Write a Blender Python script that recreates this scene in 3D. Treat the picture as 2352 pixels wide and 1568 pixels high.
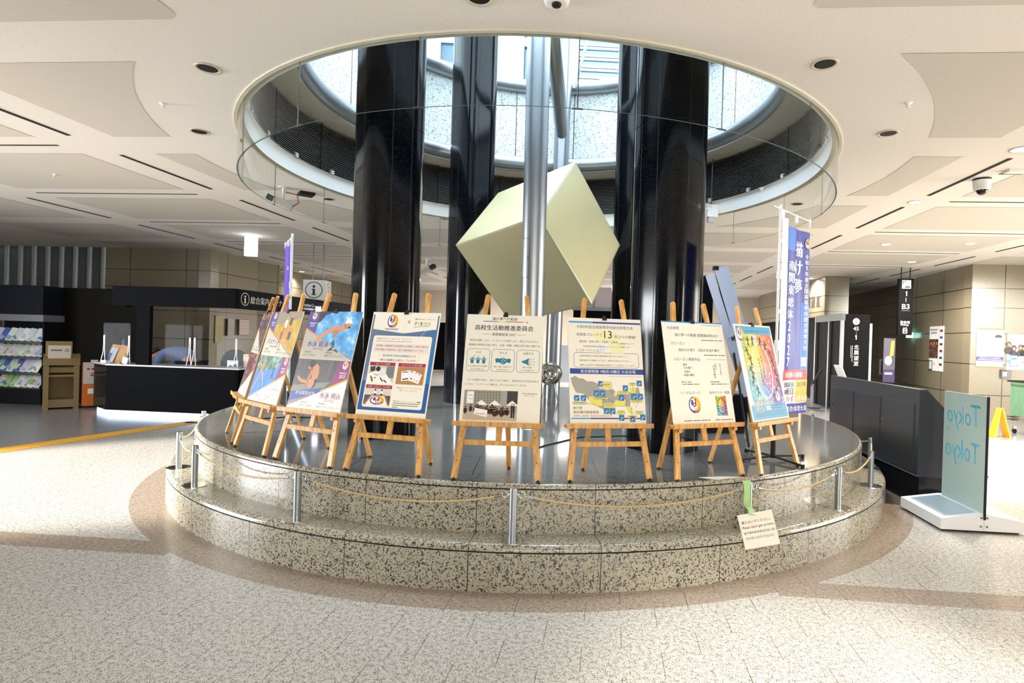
import bpy, bmesh, math, random
from math import sin, cos, pi, radians, atan2, hypot, sqrt
from mathutils import Vector, Matrix
random.seed(7)
S = bpy.context.scene
for o in list(bpy.data.objects): bpy.data.objects.remove(o)
C = S.collection

# ------------------------------------------------------------------ camera, world, light, exposure
def make_camera():
    f, roll, pitch, yaw, ppx = 1309.9, radians(1.733), radians(-.307), radians(2.478), 1294.
    def tr(x, y, z):
        cp, sp = cos(pitch), sin(pitch); y, z = cp*y - sp*z, sp*y + cp*z
        cy, sy = cos(yaw), sin(yaw); x, y = cy*x + sy*y, -sy*x + cy*y
        return Vector((x, y, z))
    r = tr(cos(roll), 0, sin(roll)); u = tr(-sin(roll), 0, cos(roll)); b = -tr(0, 1, 0)
    cam = bpy.data.cameras.new('camera'); o = bpy.data.objects.new('camera', cam); C.objects.link(o)
    cam.sensor_width = 36; cam.lens = f/2352*36; cam.shift_x = (1176 - ppx)/2352
    cam.clip_end = 200
    m = Matrix((r, u, b)).transposed().to_4x4(); m.translation = (0, 0, 1.6); o.matrix_world = m
    S.camera = o
make_camera()
S.view_settings.view_transform = 'Standard'; S.view_settings.look = 'None'
S.view_settings.gamma = 1; S.view_settings.use_curve_mapping = False
S.view_settings.exposure = 0.75

w = bpy.data.worlds.new('sky'); S.world = w; w.use_nodes = True
wn = w.node_tree.nodes['Background']; wn.inputs[0].default_value = (.70, .86, 1, 1); wn.inputs[1].default_value = 4.

ANG = radians(-7.2)
def W(u, v, z=0.):                       # building axes -> world (floor frame, origin under the platform); most positions baked from image pixels
    return Vector((u*cos(ANG) - v*sin(ANG), 7.7 + u*sin(ANG) + v*cos(ANG), z))
def area(name, loc, target, sx, sy, power, col=(1, 1, 1), spread=180):
    l = bpy.data.lights.new(name, 'AREA'); l.shape = 'RECTANGLE'; l.size = sx; l.size_y = sy; l.energy = power; l.color = col
    l.spread = radians(spread)
    o = bpy.data.objects.new(name, l); C.objects.link(o); o.location = loc
    o.rotation_euler = (Vector(target) - Vector(loc)).to_track_quat('-Z', 'Y').to_euler()
    return o
# daylight through the glazed entrances: behind the viewer, at both ends of the cross hall and at the far end
area('daylight_entrance_rear', (0.5, -5.2, 1.9), (.5, 6, 2.0), 11, 3.0, 170, (1, .965, .91), 130)
area('daylight_entrance_west', W(-14.2, -5.4, 1.8), W(-5, -3.2, 1.6), 5.0, 3.0, 420, (.95, .97, 1), 110)
area('daylight_entrance_east', W(14.2, -1.2, 1.8), W(5, -.6, 1.6), 7.5, 3.0, 400, (1, .97, .92), 130)
area('lobby_lights_far', (1.5, 20.5, 3.5), (1.5, 20.5, 0), 9, .5, 620, (1, .93, .86))
area('daylight_skylight', (0, 7.2, 15.5), (0, 7.2, 0), 9, 9, 2700, (.66, .83, 1))
def spot(name, loc, power, angle=130, col=(1, .9, .8)):
    l = bpy.data.lights.new(name, 'SPOT'); l.energy = power; l.spot_size = radians(angle); l.spot_blend = .8; l.color = col
    l.shadow_soft_size = .08; o = bpy.data.objects.new(name, l); C.objects.link(o); o.location = loc
    return o
def beam(name, loc, target, angle, power, col):          # aimed spot: sunlight through an entrance, and the added fill behind the viewer
    l = bpy.data.lights.new(name, 'SPOT'); l.energy = power; l.spot_size = radians(angle); l.spot_blend = .45; l.color = col; l.shadow_soft_size = .25
    o = bpy.data.objects.new(name, l); C.objects.link(o); o.location = loc; o.rotation_euler = (Vector(target) - Vector(loc)).to_track_quat('-Z', 'Y').to_euler()
beam('sun_through_west_entrance', W(-12.0, -7.5, 3.3), W(-4.9, -2.3, 0), 26, 17000, (1, .98, .96))
beam('sun_through_east_entrance', W(14.0, -4.5, 3.3), W(7.2, .9, 0), 36, 12000, (1, .98, .94))
beam('sun_on_right_wall', W(13.2, -2.0, 3.2), W(9.5, 6.07, 1.5), 24, 2200, (1, .96, .88))
beam('fill_spot_behind_viewer', (2.6, -.9, 3.4), (1.7, 1.7, 0), 36, 1300, (1, .97, .92))  # added spot with no known fitting, brightens the foreground floor
# ------------------------------------------------------------------ materials
def lin(h):
    if isinstance(h, (tuple, list)): return tuple(h) + (1,) if len(h) == 3 else tuple(h)
    v = [int(h[i:i+2], 16)/255 for i in (0, 2, 4)]
    return tuple(c/12.92 if c <= .04045 else ((c + .055)/1.055)**2.4 for c in v) + (1,)
MATS = {}
def mat(name, col, rough=.5, metal=0., vary=.06, scale=9., spec=.5, emit=0., trans=0., alpha=1., bump=0., coat=0., ior=1.45):
    if name in MATS: return MATS[name]
    m = bpy.data.materials.new(name); m.use_nodes = True; nt = m.node_tree; b = nt.nodes['Principled BSDF']
    c = lin(col)
    if vary:
        tc = nt.nodes.new('ShaderNodeTexCoord'); n = nt.nodes.new('ShaderNodeTexNoise'); n.inputs['Scale'].default_value = scale
        n.inputs['Detail'].default_value = 3
        mx = nt.nodes.new('ShaderNodeMix'); mx.data_type = 'RGBA'
        mx.inputs[6].default_value = tuple(x*(1 - vary) for x in c[:3]) + (1,); mx.inputs[7].default_value = tuple(min(1, x*(1 + vary)) for x in c[:3]) + (1,)
        nt.links.new(tc.outputs['Object'], n.inputs['Vector']); nt.links.new(n.outputs['Fac'], mx.inputs[0]); nt.links.new(mx.outputs[2], b.inputs['Base Color'])
        if bump:
            bp = nt.nodes.new('ShaderNodeBump'); bp.inputs['Strength'].default_value = bump; bp.inputs['Distance'].default_value = .01
            nt.links.new(n.outputs['Fac'], bp.inputs['Height']); nt.links.new(bp.outputs[0], b.inputs['Normal'])
    else: b.inputs['Base Color'].default_value = c
    b.inputs['Roughness'].default_value = rough; b.inputs['Metallic'].default_value = metal; b.inputs['Specular IOR Level'].default_value = spec
    b.inputs['Transmission Weight'].default_value = trans; b.inputs['Alpha'].default_value = alpha; b.inputs['IOR'].default_value = ior
    if coat: b.inputs['Coat Weight'].default_value = coat; b.inputs['Coat Roughness'].default_value = .03
    if emit: b.inputs['Emission Color'].default_value = c; b.inputs['Emission Strength'].default_value = emit
    MATS[name] = m; return m
class NT:                                 # tiny node helper
    def __init__(s, name):
        s.m = bpy.data.materials.new(name); s.m.use_nodes = True; s.t = s.m.node_tree; s.b = s.t.nodes['Principled BSDF']; MATS[name] = s.m
    def n(s, typ, **kw):
        x = s.t.nodes.new('ShaderNode' + typ)
        for k, v in kw.items():
            if k in x.inputs: x.inputs[k].default_value = v
            else: setattr(x, k, v)
        return x
    def l(s, a, b): s.t.links.new(a, b)
    def math(s, op, a, b=None, c=None):
        x = s.n('Math', operation=op)
        for i, v in enumerate((a, b, c)):
            if v is None: continue
            if isinstance(v, (int, float)): x.inputs[i].default_value = v
            else: s.l(v, x.inputs[i])
        return x.outputs[0]
    def mix(s, f, a, b):
        x = s.n('Mix', data_type='RGBA')
        for i, v in ((0, f), (6, a), (7, b)):
            if isinstance(v, (int, float, tuple)): x.inputs[i].default_value = v
            else: s.l(v, x.inputs[i])
        return x.outputs[2]
    def ramp(s, fac, stops, interp='LINEAR'):
        x = s.n('ValToRGB'); cr = x.color_ramp; cr.interpolation = interp
        while len(cr.elements) < len(stops): cr.elements.new(.5)
        for e, (p, c) in zip(cr.elements, stops): e.position = p; e.color = lin(c)
        s.l(fac, x.inputs[0]); return x.outputs[0]
    def obj(s): return s.n('TexCoord').outputs['Object']
    def noise(s, vec, sc, det=2., rough=.5):
        x = s.n('TexNoise', Scale=sc, Detail=det, Roughness=rough); s.l(vec, x.inputs['Vector']); return x.outputs['Fac']
    def xyz(s, vec):
        x = s.n('SeparateXYZ'); s.l(vec, x.inputs[0]); return x.outputs

def speckle(name, light, mid, dark, sc, rough, lo=.44, hi=.53, spec=.5, warm=None):
    t = NT(name); v = t.obj()
    a = t.noise(v, sc, 2.5, .6); b = t.noise(v, sc*.45, 1.)
    k = t.math('ADD', t.math('MULTIPLY', a, .8), t.math('MULTIPLY', b, .2))
    col = t.ramp(k, [(lo - .035, dark), (lo, mid), (hi, light)] + ([(hi + .12, warm)] if warm else []))
    t.l(col, t.b.inputs['Base Color']); t.b.inputs['Roughness'].default_value = rough; t.b.inputs['Specular IOR Level'].default_value = spec
    return t
def joints(t, angles, width, r=4.0, colname='Base Color'):       # thin dark radial joints at given angles
    src = t.b.inputs[colname].links[0].from_socket
    x, y, z = t.xyz(t.obj()); an = t.math('ARCTAN2', y, x); f = None
    for a in angles:
        d = t.math('LESS_THAN', t.math('ABSOLUTE', t.math('SUBTRACT', an, a)), width/2/r)
        f = d if f is None else t.math('MAXIMUM', f, d)
    t.l(t.mix(f, src, lin('3a3830')), t.b.inputs[colname])

white_card = mat('printed board', 'f1ebdd', .55, vary=.02)
# ------------------------------------------------------------------ mesh builder
class MB:
    def __init__(s): s.v = []; s.f = []; s.mi = []; s.sm = []; s.mats = []; s.M = Matrix()
    def m(s, mt):
        if mt not in s.mats: s.mats.append(mt)
        return s.mats.index(mt)
    def add(s, vs, fs, mt, smooth=False):
        b = len(s.v); k = s.m(mt); M = s.M
        s.v += [M @ Vector(p) for p in vs]
        for f in fs: s.f.append([i + b for i in f]); s.mi.append(k); s.sm.append(smooth)
        return s
    def box(s, c, d, mt, R=None):
        x, y, z = [k/2 for k in d]; vs = [Vector((a, b, e)) for a in (-x, x) for b in (-y, y) for e in (-z, z)]
        if R is not None: vs = [R @ p for p in vs]
        vs = [p + Vector(c) for p in vs]
        return s.add(vs, [(0, 1, 3, 2), (4, 6, 7, 5), (0, 4, 5, 1), (2, 3, 7, 6), (0, 2, 6, 4), (1, 5, 7, 3)], mt)
    def bbox(s, lo, hi, mt): return s.box([(a + b)/2 for a, b in zip(lo, hi)], [b - a for a, b in zip(lo, hi)], mt)
    def bar(s, p, q, wd, th, mt, up=(0, 1, 0), round_end=False, taper=1.):     # rectangular bar from p to q, wd across, th along 'up'
        p, q = Vector(p), Vector(q); d = (q - p).normalized(); u = Vector(up); sd = d.cross(u).normalized(); u = sd.cross(d).normalized()
        st = [(0, 1.), (1, taper)]
        if round_end:
            L = (q - p).length; r = wd*taper/2
            st = [(0, 1.)] + [((L - r + r*sin(k*pi/8))/L, taper*max(cos(k*pi/8), .12)) for k in range(5)]
        vs = []
        for t, sc in st:
            o = p + (q - p)*t
            vs += [o + sd*a*wd/2*sc + u*b*th/2 for a, b in ((-1, -1), (1, -1), (1, 1), (-1, 1))]
        fs = [(3, 2, 1, 0)]
        for k in range(len(st) - 1):
            for j in range(4): fs.append((k*4 + j, k*4 + (j + 1) % 4, k*4 + 4 + (j + 1) % 4, k*4 + 4 + j))
        n = 4*len(st) - 4; fs.append((n, n + 1, n + 2, n + 3))
        return s.add(vs, fs, mt)
    def cyl(s, p, q, r0, mt, r1=None, n=20, smooth=True, caps=True):
        p, q = Vector(p), Vector(q); r1 = r0 if r1 is None else r1; d = (q - p).normalized()
        a = d.orthogonal().normalized(); b = d.cross(a)
        vs = [o + (a*cos(2*pi*k/n) + b*sin(2*pi*k/n))*r for o, r in ((p, r0), (q, r1)) for k in range(n)]
        s.add(vs, [(k, (k + 1) % n, n + (k + 1) % n, n + k) for k in range(n)], mt, smooth)
        if caps: s.add(vs, [tuple(range(n))[::-1], tuple(range(n, 2*n))], mt)
        return s
    def lathe(s, prof, mt, c=(0, 0, 0), n=48, smooth=True, a0=0., a1=2*pi, sharp=False):
        full = abs(a1 - a0 - 2*pi) < 1e-6; N = n if full else n + 1
        cx, cy, cz = c
        rings = [prof] if not sharp else [prof[i:i + 2] for i in range(len(prof) - 1)]
        for pr in rings:
            vs = [(cx + r*cos(a0 + (a1 - a0)*k/n), cy + r*sin(a0 + (a1 - a0)*k/n), cz + z) for r, z in pr for k in range(N)]
            fs = [(i*N + k, i*N + (k + 1) % N, (i + 1)*N + (k + 1) % N, (i + 1)*N + k) for i in range(len(pr) - 1) for k in range(n)]
            s.add(vs, fs, mt, smooth)
        return s
    def ball(s, c, r, mt, n=14, sc=(1, 1, 1), lo=-pi/2, hi=pi/2):
        k = n//2
        vs = [(c[0] + r*sc[0]*cos(t)*cos(p), c[1] + r*sc[1]*cos(t)*sin(p), c[2] + r*sc[2]*sin(t)) for t in [lo + (hi - lo)*i/k for i in range(k + 1)] for p in [2*pi*j/n for j in range(n)]]
        return s.add(vs, [(i*n + j, i*n + (j + 1) % n, (i + 1)*n + (j + 1) % n, (i + 1)*n + j) for i in range(k) for j in range(n)], mt, True)
    def tube(s, pts, r, mt, n=8, closed=False, smooth=True):
        P = [Vector(p) for p in pts]; N = len(P); vs = []; up = None
        for i in range(N):
            d = (P[(i + 1) % N] - P[i - 1]) if closed else (P[min(i + 1, N - 1)] - P[max(i - 1, 0)])
            d.normalize()
            a = (d.orthogonal() if up is None else up - d*up.dot(d)).normalized(); up = a; b = d.cross(a)
            vs += [P[i] + (a*cos(2*pi*k/n) + b*sin(2*pi*k/n))*r for k in range(n)]
        m = N if closed else N - 1
        fs = [(i*n + k, i*n + (k + 1) % n, ((i + 1) % N)*n + (k + 1) % n, ((i + 1) % N)*n + k) for i in range(m) for k in range(n)]
        s.add(vs, fs, mt, smooth)
        if not closed: s.add(vs, [tuple(range(n))[::-1], tuple(range((N - 1)*n, N*n))], mt)
        return s
    def ring(s, c, R, r, mt, axis='z', n=18, k=6):
        pts = []
        for i in range(n):
            a = 2*pi*i/n; x, y = R*cos(a), R*sin(a)
            pts.append(Vector(c) + Vector({'z': (x, y, 0), 'y': (x, 0, y), 'x': (0, x, y)}[axis]))
        return s.tube(pts, r, mt, k, closed=True)
    def prism(s, poly, z0, z1, mt, top=None, bottom=True):
        n = len(poly); vs = [(x, y, z0) for x, y in poly] + [(x, y, z1) for x, y in poly]
        s.add(vs, [(k, (k + 1) % n, n + (k + 1) % n, n + k) for k in range(n)], mt)
        s.add(vs[n:], [tuple(range(n))], top or mt)
        if bottom: s.add(vs[:n], [tuple(range(n))[::-1]], mt)
        return s
    def build(s, name, parent=None, loc=None, rz=0., origin=None):
        me = bpy.data.meshes.new(name)
        if origin is not None: s.v = [v - Vector(origin) for v in s.v]
        me.from_pydata([tuple(v) for v in s.v], [], s.f); me.polygons.foreach_set('material_index', s.mi); me.polygons.foreach_set('use_smooth', s.sm)
        for m in s.mats: me.materials.append(m)
        me.update()
        o = bpy.data.objects.new(name, me); C.objects.link(o)
        if origin is not None: o.location = origin
        if parent is not None: o.parent = parent
        if loc is not None: o.location = loc
        if rz: o.rotation_euler.z = rz
        return o
def tag(o, label, cat, group=None, kind=None):
    o['label'] = label; o['category'] = cat
    if group: o['group'] = group
    if kind: o['kind'] = kind
    return o
def thing(name, label, cat, loc=(0, 0, 0), rz=0., group=None, kind=None):
    o = bpy.data.objects.new(name, None); C.objects.link(o); o.location = loc; o.rotation_euler.z = rz; o.empty_display_size = .1
    return tag(o, label, cat, group, kind)
def copy_tree(o, parent=None):
    c = o.copy(); C.objects.link(c); c.parent = parent
    for ch in list(o.children): copy_tree(ch, c)
    return c

# ------------------------------------------------------------------ lettering: font outlines turned into flat mesh faces
_G = {}
def glyphs(s, bold=0.):
    if bold:                                 # heavier weight: the outline laid twice, a little apart
        v, f = glyphs(s); n = len(v); b = bold*.6
        return ([(x - b, y, z) for x, y, z in v] + [(x + b, y + b*.4, z + .0001) for x, y, z in v], f + [tuple(i + n for i in q) for q in f])
    if (s, bold) in _G: return _G[s, bold]
    c = bpy.data.curves.new('lettering', 'FONT'); c.body = s; c.resolution_u = 2; c.offset = bold
    o = bpy.data.objects.new('lettering', c); C.objects.link(o)
    me = o.evaluated_get(bpy.context.evaluated_depsgraph_get()).to_mesh()
    r = ([tuple(v.co) for v in me.vertices], [tuple(p.vertices) for p in me.polygons])
    bpy.data.objects.remove(o); bpy.data.curves.remove(c)
    _G[s, bold] = r; return r
class Sheet:                                 # drawing on a flat face: design units, x right, y down; layers 0.3 mm apart
    def __init__(s, mb, org, ex, ey, en, unit=.001): s.mb = mb; s.o = Vector(org); s.x = Vector(ex)*unit; s.y = Vector(ey)*unit; s.n = Vector(en); s.k = 0
    def p(s, x, y, L): return s.o + s.x*x - s.y*y + s.n*(.0005 + L*.0001)
    def poly(s, pts, mt, L=1): s.mb.add([s.p(x, y, L) for x, y in pts], [tuple(range(len(pts)))[::-1]], mt); return s
    def rect(s, x0, y0, x1, y1, mt, L=1): return s.poly([(x0, y0), (x1, y0), (x1, y1), (x0, y1)], mt, L)
    def rrect(s, x0, y0, x1, y1, r, mt, L=1):
        pts = []
        for cx, cy, a in ((x1 - r, y0 + r, -90), (x1 - r, y1 - r, 0), (x0 + r, y1 - r, 90), (x0 + r, y0 + r, 180)):
            pts += [(cx + r*cos(radians(a + t)), cy + r*sin(radians(a + t))) for t in (0, 30, 60, 90)]
        return s.poly(pts, mt, L)
    def frame(s, x0, y0, x1, y1, r, t, mt, inner, L=1): s.rrect(x0, y0, x1, y1, r, mt, L); return s.rrect(x0 + t, y0 + t, x1 - t, y1 - t, r - t, inner, L + 1)
    def ell(s, cx, cy, rx, ry, mt, L=1, n=20, a0=0, a1=360): return s.poly([(cx + rx*cos(radians(a0 + (a1 - a0)*k/n)), cy + ry*sin(radians(a0 + (a1 - a0)*k/n))) for k in range(n + (a1 - a0 < 360))], mt, L)
    def line(s, x0, y0, x1, y1, t, mt, L=1):
        d = hypot(x1 - x0, y1 - y0); nx, ny = -(y1 - y0)/d*t/2, (x1 - x0)/d*t/2
        return s.poly([(x0 + nx, y0 + ny), (x1 + nx, y1 + ny), (x1 - nx, y1 - ny), (x0 - nx, y0 - ny)], mt, L)
    def path(s, pts, t, mt, L=1):
        for a, b in zip(pts, pts[1:]): s.line(*a, *b, t, mt, L)
        return s
    def text(s, st, x0, x1, yc, mt, L=2, h=None, bold=0., shear=0.):       # fitted between x0 and x1, centred on yc
        v, f = glyphs(st, bold)
        if not v: return s
        a, b = min(p[0] for p in v), max(p[0] for p in v); lo, hi = min(p[1] for p in v), max(p[1] for p in v)
        k = (x1 - x0)/(b - a); ky = abs(k) if h is None else h/(hi - lo); ym = (lo + hi)/2
        s.mb.add([s.p(x0 + (p[0] - a + shear*p[1])*k, yc - (p[1] - ym)*ky, L) for p in v], f, mt); return s
    def vtext(s, st, xc, y0, y1, mt, L=2, wd=None, bold=0.):               # upright characters stacked downwards
        n = len(st); stp = (y1 - y0)/n
        for i, ch in enumerate(st):
            wdt = (wd or stp*.85); r = .55 if ch.isdigit() else (.42 if ch in '-|ー' else 1)
            s.text(ch, xc - wdt/2*r, xc + wdt/2*r, y0 + stp*(i + .5), mt, L, h=stp*.82 if not ch in '-|' else stp*.5, bold=bold)
        return s
# ------------------------------------------------------------------ surfaces of the place
M = mat
ceil_m = speckle('ceiling plaster', 'ebe5dc', 'e2dacf', 'd6cdc0', 130, .9, lo=.40, hi=.46)
panel_m = NT('ceiling panel')
_x = panel_m.xyz(panel_m.obj()); _w = panel_m.math('SINE', panel_m.math('MULTIPLY', _x[1], 250.))
panel_m.l(panel_m.mix(panel_m.math('MULTIPLY_ADD', _w, .5, .5), lin('d6d0c5'), lin('cbc4b7')), panel_m.b.inputs['Base Color']); panel_m.b.inputs['Roughness'].default_value = .9
stone_wall = speckle('grey brown granite cladding', '8d8470', '837a67', '6e6553', 70, .22, lo=.42, hi=.56)
def wall_joints(t, zs, du, u0, wdt=.018):
    src = t.b.inputs['Base Color'].links[0].from_socket; x, y, z = t.xyz(t.obj()); f = None
    for q in zs:
        d = t.math('LESS_THAN', t.math('ABSOLUTE', t.math('SUBTRACT', z, q)), wdt/2); f = d if f is None else t.math('MAXIMUM', f, d)
    d = t.math('LESS_THAN', t.math('ABSOLUTE', t.math('SUBTRACT', t.math('MODULO', t.math('ADD', x, 100.*du - u0), du), 0)), wdt)
    t.l(t.mix(t.math('MAXIMUM', f, d), src, lin('29261f')), t.b.inputs['Base Color'])
wall_joints(stone_wall, (3.03, 2.59, 2.01, 1.3, .6), 1.52, .7)
step_m = speckle('speckled granite riser', 'a8a393', '857f71', '3a3a38', 84, .14, lo=.448, hi=.497, warm='b3a990')
joints(step_m, [radians(a) for a in (-166.6, -154.8, -143, -131.2, -119.4, -107.6, -95.8, -84, -72.2, -60.4, -48.6, -36.8, -25, -13.2, -1.4)], .006)
top_m = speckle('polished granite top', '6c6a65', '605e59', '484744', 90, .09, lo=.44, hi=.55, spec=.6)  # same granite as the risers, darkened to put dark reflections into its colour
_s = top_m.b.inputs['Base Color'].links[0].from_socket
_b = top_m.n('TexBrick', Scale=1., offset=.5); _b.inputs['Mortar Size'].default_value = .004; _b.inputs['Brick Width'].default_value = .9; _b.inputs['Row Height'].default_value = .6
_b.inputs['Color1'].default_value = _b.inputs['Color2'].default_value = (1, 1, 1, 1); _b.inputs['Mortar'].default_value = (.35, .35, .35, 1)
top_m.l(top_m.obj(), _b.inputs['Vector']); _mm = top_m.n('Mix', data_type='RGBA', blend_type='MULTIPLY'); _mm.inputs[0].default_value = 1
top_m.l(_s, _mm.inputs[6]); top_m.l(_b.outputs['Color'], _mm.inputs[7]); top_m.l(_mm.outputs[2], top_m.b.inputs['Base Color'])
black_stone = speckle('black polished granite', '181c26', '07080b', '040507', 120, .11, lo=.53, hi=.64, spec=.25).m
steel = M('brushed stainless steel', 'a2a7ac', .36, 1., .05, 30)
chrome = M('polished chrome', 'd4d4d2', .12, 1., .02)
# floor: fine speckle, brown ring and cross bands, brick-laid joints (floor axes = building axes)
t = NT('granite floor'); v = t.obj(); x, y, z = t.xyz(v)
k = t.math('ADD', t.math('MULTIPLY', t.noise(v, 135, 2.5, .65), .75), t.math('MULTIPLY', t.noise(v, 40, 1.), .25))
lt = t.ramp(k, [(.40, '6a655f'), (.465, 'a09a90'), (.52, 'c4beb4')]); br = t.ramp(k, [(.40, '6b5f53'), (.50, '9a8a7a'), (.60, 'ad9d8c')])
rr = t.math('SQRT', t.math('ADD', t.math('MULTIPLY', x, x), t.math('MULTIPLY', t.math('ADD', y, .05), t.math('ADD', y, .05))))
ring = t.math('LESS_THAN', rr, 4.335); ring = t.math('MAXIMUM', ring, t.math('MULTIPLY', t.math('LESS_THAN', t.math('ABSOLUTE', t.math('ADD', y, 3.78)), .12), t.math('GREATER_THAN', t.math('ABSOLUTE', x), 2.1)))
b = t.n('TexBrick', offset=.5); b.inputs['Scale'].default_value = 1.; b.inputs['Mortar Size'].default_value = .0022; b.inputs['Brick Width'].default_value = .41; b.inputs['Row Height'].default_value = .245
b.inputs['Color1'].default_value = b.inputs['Color2'].default_value = (1, 1, 1, 1); b.inputs['Mortar'].default_value = (.42, .40, .38, 1)
mp = t.n('Mapping'); mp.inputs['Location'].default_value = (.16, .015, 0); t.l(v, mp.inputs[0]); t.l(mp.outputs[0], b.inputs['Vector'])
rows = t.math('LESS_THAN', t.math('ABSOLUTE', t.math('SUBTRACT', t.math('FRACT', t.math('DIVIDE', t.math('ADD', y, .015 + 24.5), .245)), .5)), .47)
jn = t.mix(rows, (.97, .97, .965, 1), b.outputs['Color'])
dk2 = t.ramp(k, [(.40, '4a4b4e'), (.47, '7b7c7f'), (.56, '98999b')])           # darker paving outside the yellow line
far = t.math('MAXIMUM', t.math('LESS_THAN', x, t.math('MULTIPLY_ADD', y, .23, -6.33)), t.math('GREATER_THAN', y, 3.3))
far = t.math('MAXIMUM', far, t.math('MULTIPLY', t.math('GREATER_THAN', y, 1.5), t.math('LESS_THAN', x, -4.6)))
mm = t.n('Mix', data_type='RGBA', blend_type='MULTIPLY'); mm.inputs[0].default_value = 1; t.l(t.mix(far, t.mix(ring, lt, br), dk2), mm.inputs[6]); t.l(jn, mm.inputs[7])
t.l(mm.outputs[2], t.b.inputs['Base Color']); t.b.inputs['Roughness'].default_value = .22; t.b.inputs['Specular IOR Level'].default_value = .5
floor_m = t.m
def struct(o, label, cat): return tag(o, label, cat, kind='structure')
RZ = dict(rz=ANG)
FO = (0, 7.7, 0); CO = (0, 6.93, 0); ZC = 3.575
mb = MB(); mb.bbox((-16.2, -13, -.2), (16.2, 20, 0), floor_m); struct(mb.build('floor', loc=FO, **RZ), 'pale speckled granite floor with a brown ring round the round platform', 'floor')
# ceiling with round opening (own axes)
mb = MB(); n = 96; X0, X1, Y0, Y1 = -15.6, 15.6, -12.4, 20.5; RH = 3.225
inn = []; out = []
for k in range(n):
    a = 2*pi*k/n; c, s_ = cos(a), sin(a); inn.append((RH*c, RH*s_, 0))
    tt = min((X1 if c > 0 else X0)/c if abs(c) > 1e-9 else 1e9, (Y1 if s_ > 0 else Y0)/s_ if abs(s_) > 1e-9 else 1e9); out.append((tt*c, tt*s_, 0))
cor = [(X1, Y1), (X0, Y1), (X0, Y0), (X1, Y0)]
mb.add(inn + out, [(k, n + k, n + (k + 1) % n, (k + 1) % n) for k in range(n)], ceil_m.m)
for cx, cy in cor:
    kk = min(range(n), key=lambda k: hypot(out[k][0] - cx, out[k][1] - cy)); k2 = min([(kk + 1) % n, (kk - 1) % n], key=lambda k: hypot(out[k][0] - cx, out[k][1] - cy))
    if hypot(out[kk][0] - cx, out[kk][1] - cy) > .01: mb.add([out[kk], out[k2], (cx, cy, 0)], [(0, 1, 2)], ceil_m.m)
struct(mb.build('ceiling', loc=(0, 6.93, ZC), **RZ), 'white speckled plaster ceiling with a round opening over the platform', 'ceiling')
mb = MB(); mb.lathe([(RH, -.012), (RH + .03, -.012), (RH + .03, .03)], M('cream metal edge', 'd9d3bd', .4, vary=.02), n=96, sharp=True)
mb.lathe([(RH, -.012), (RH - .002, .10), (RH - .06, .10)], M('cream metal edge', 'd9d3bd', .4), n=96)
struct(mb.build('trim_1', loc=(0, 6.93, ZC)), 'cream metal edge round the ceiling opening', 'trim')
# inset ribbed panels and air slots
sc = .9
def clip_circle(x0, x1, y0, y1, R, N=40):      # rectangle minus disc about the origin, as quads strips along x (works where the disc bites one side)
    quads = []
    ys = [y0 + (y1 - y0)*k/N for k in range(N + 1)]
    for a, b_ in zip(ys, ys[1:]):
        ra, rb = [sqrt(max(R*R - q*q, 0)) for q in (a, b_)]
        if ra <= 0 and rb <= 0: quads.append([(x0, a), (x1, a), (x1, b_), (x0, b_)]); continue
        if x0 < -min(ra, rb): quads.append([(x0, a), (min(x1, -ra), a), (min(x1, -rb), b_), (x0, b_)])
        if x1 > min(ra, rb): quads.append([(max(x0, ra), a), (x1, a), (x1, b_), (max(x0, rb), b_)])
    return [q for q in quads if abs(q[1][0] - q[0][0]) + abs(q[2][0] - q[3][0]) > 1e-4 and q[1][0] >= q[0][0] - 1e-6 and q[2][0] >= q[3][0] - 1e-6]
cols = [(-12.75, -9.9), (-8.78, -5.9), (-4.88, 4.88), (5.9, 8.78), (9.9, 12.75)]
rowsv = [(-3.2 + 2.38*k, -1.43 + 2.38*k) for k in range(-3, 8)]
mb = MB(); slots = MB(); dark = M('black slot', '14130f', .8, vary=0)
for r0, r1 in rowsv:
    for c0, c1 in cols:
        if r1 < -3.5 and c0 == -4.88: rects = [(-4.88, -2.14), (2.2, 4.88)]
        else: rects = [(c0, c1)]
        for a, b_ in rects:
            for q in clip_circle(a*sc, b_*sc, r0*sc, r1*sc, 4.42*sc): mb.add([(px, py, -.003) for px, py in q], [(3, 2, 1, 0)], panel_m.m)
    for c in (-9.35, -5.4, 5.42, 9.35):
        slots.bbox(((c - .025)*sc, (r0 + .05)*sc, -.006), ((c + .025)*sc, (r1 - .05)*sc, .002), dark)
    for c0, c1 in ((-8.78, -5.9), (5.9, 8.78)):
        slots.bbox((c0*sc, (r1 + .28)*sc, -.005), (c1*sc, (r1 + .31)*sc, .002), dark)
panels = mb.build('ceiling_panel', loc=(0, 6.93, ZC), **RZ); struct(panels, 'greyish ribbed panels set into the white ceiling', 'ceiling')
struct(slots.build('trim_2', loc=(0, 6.93, ZC), **RZ), 'thin dark air slots along the ceiling strips', 'trim')
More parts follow.
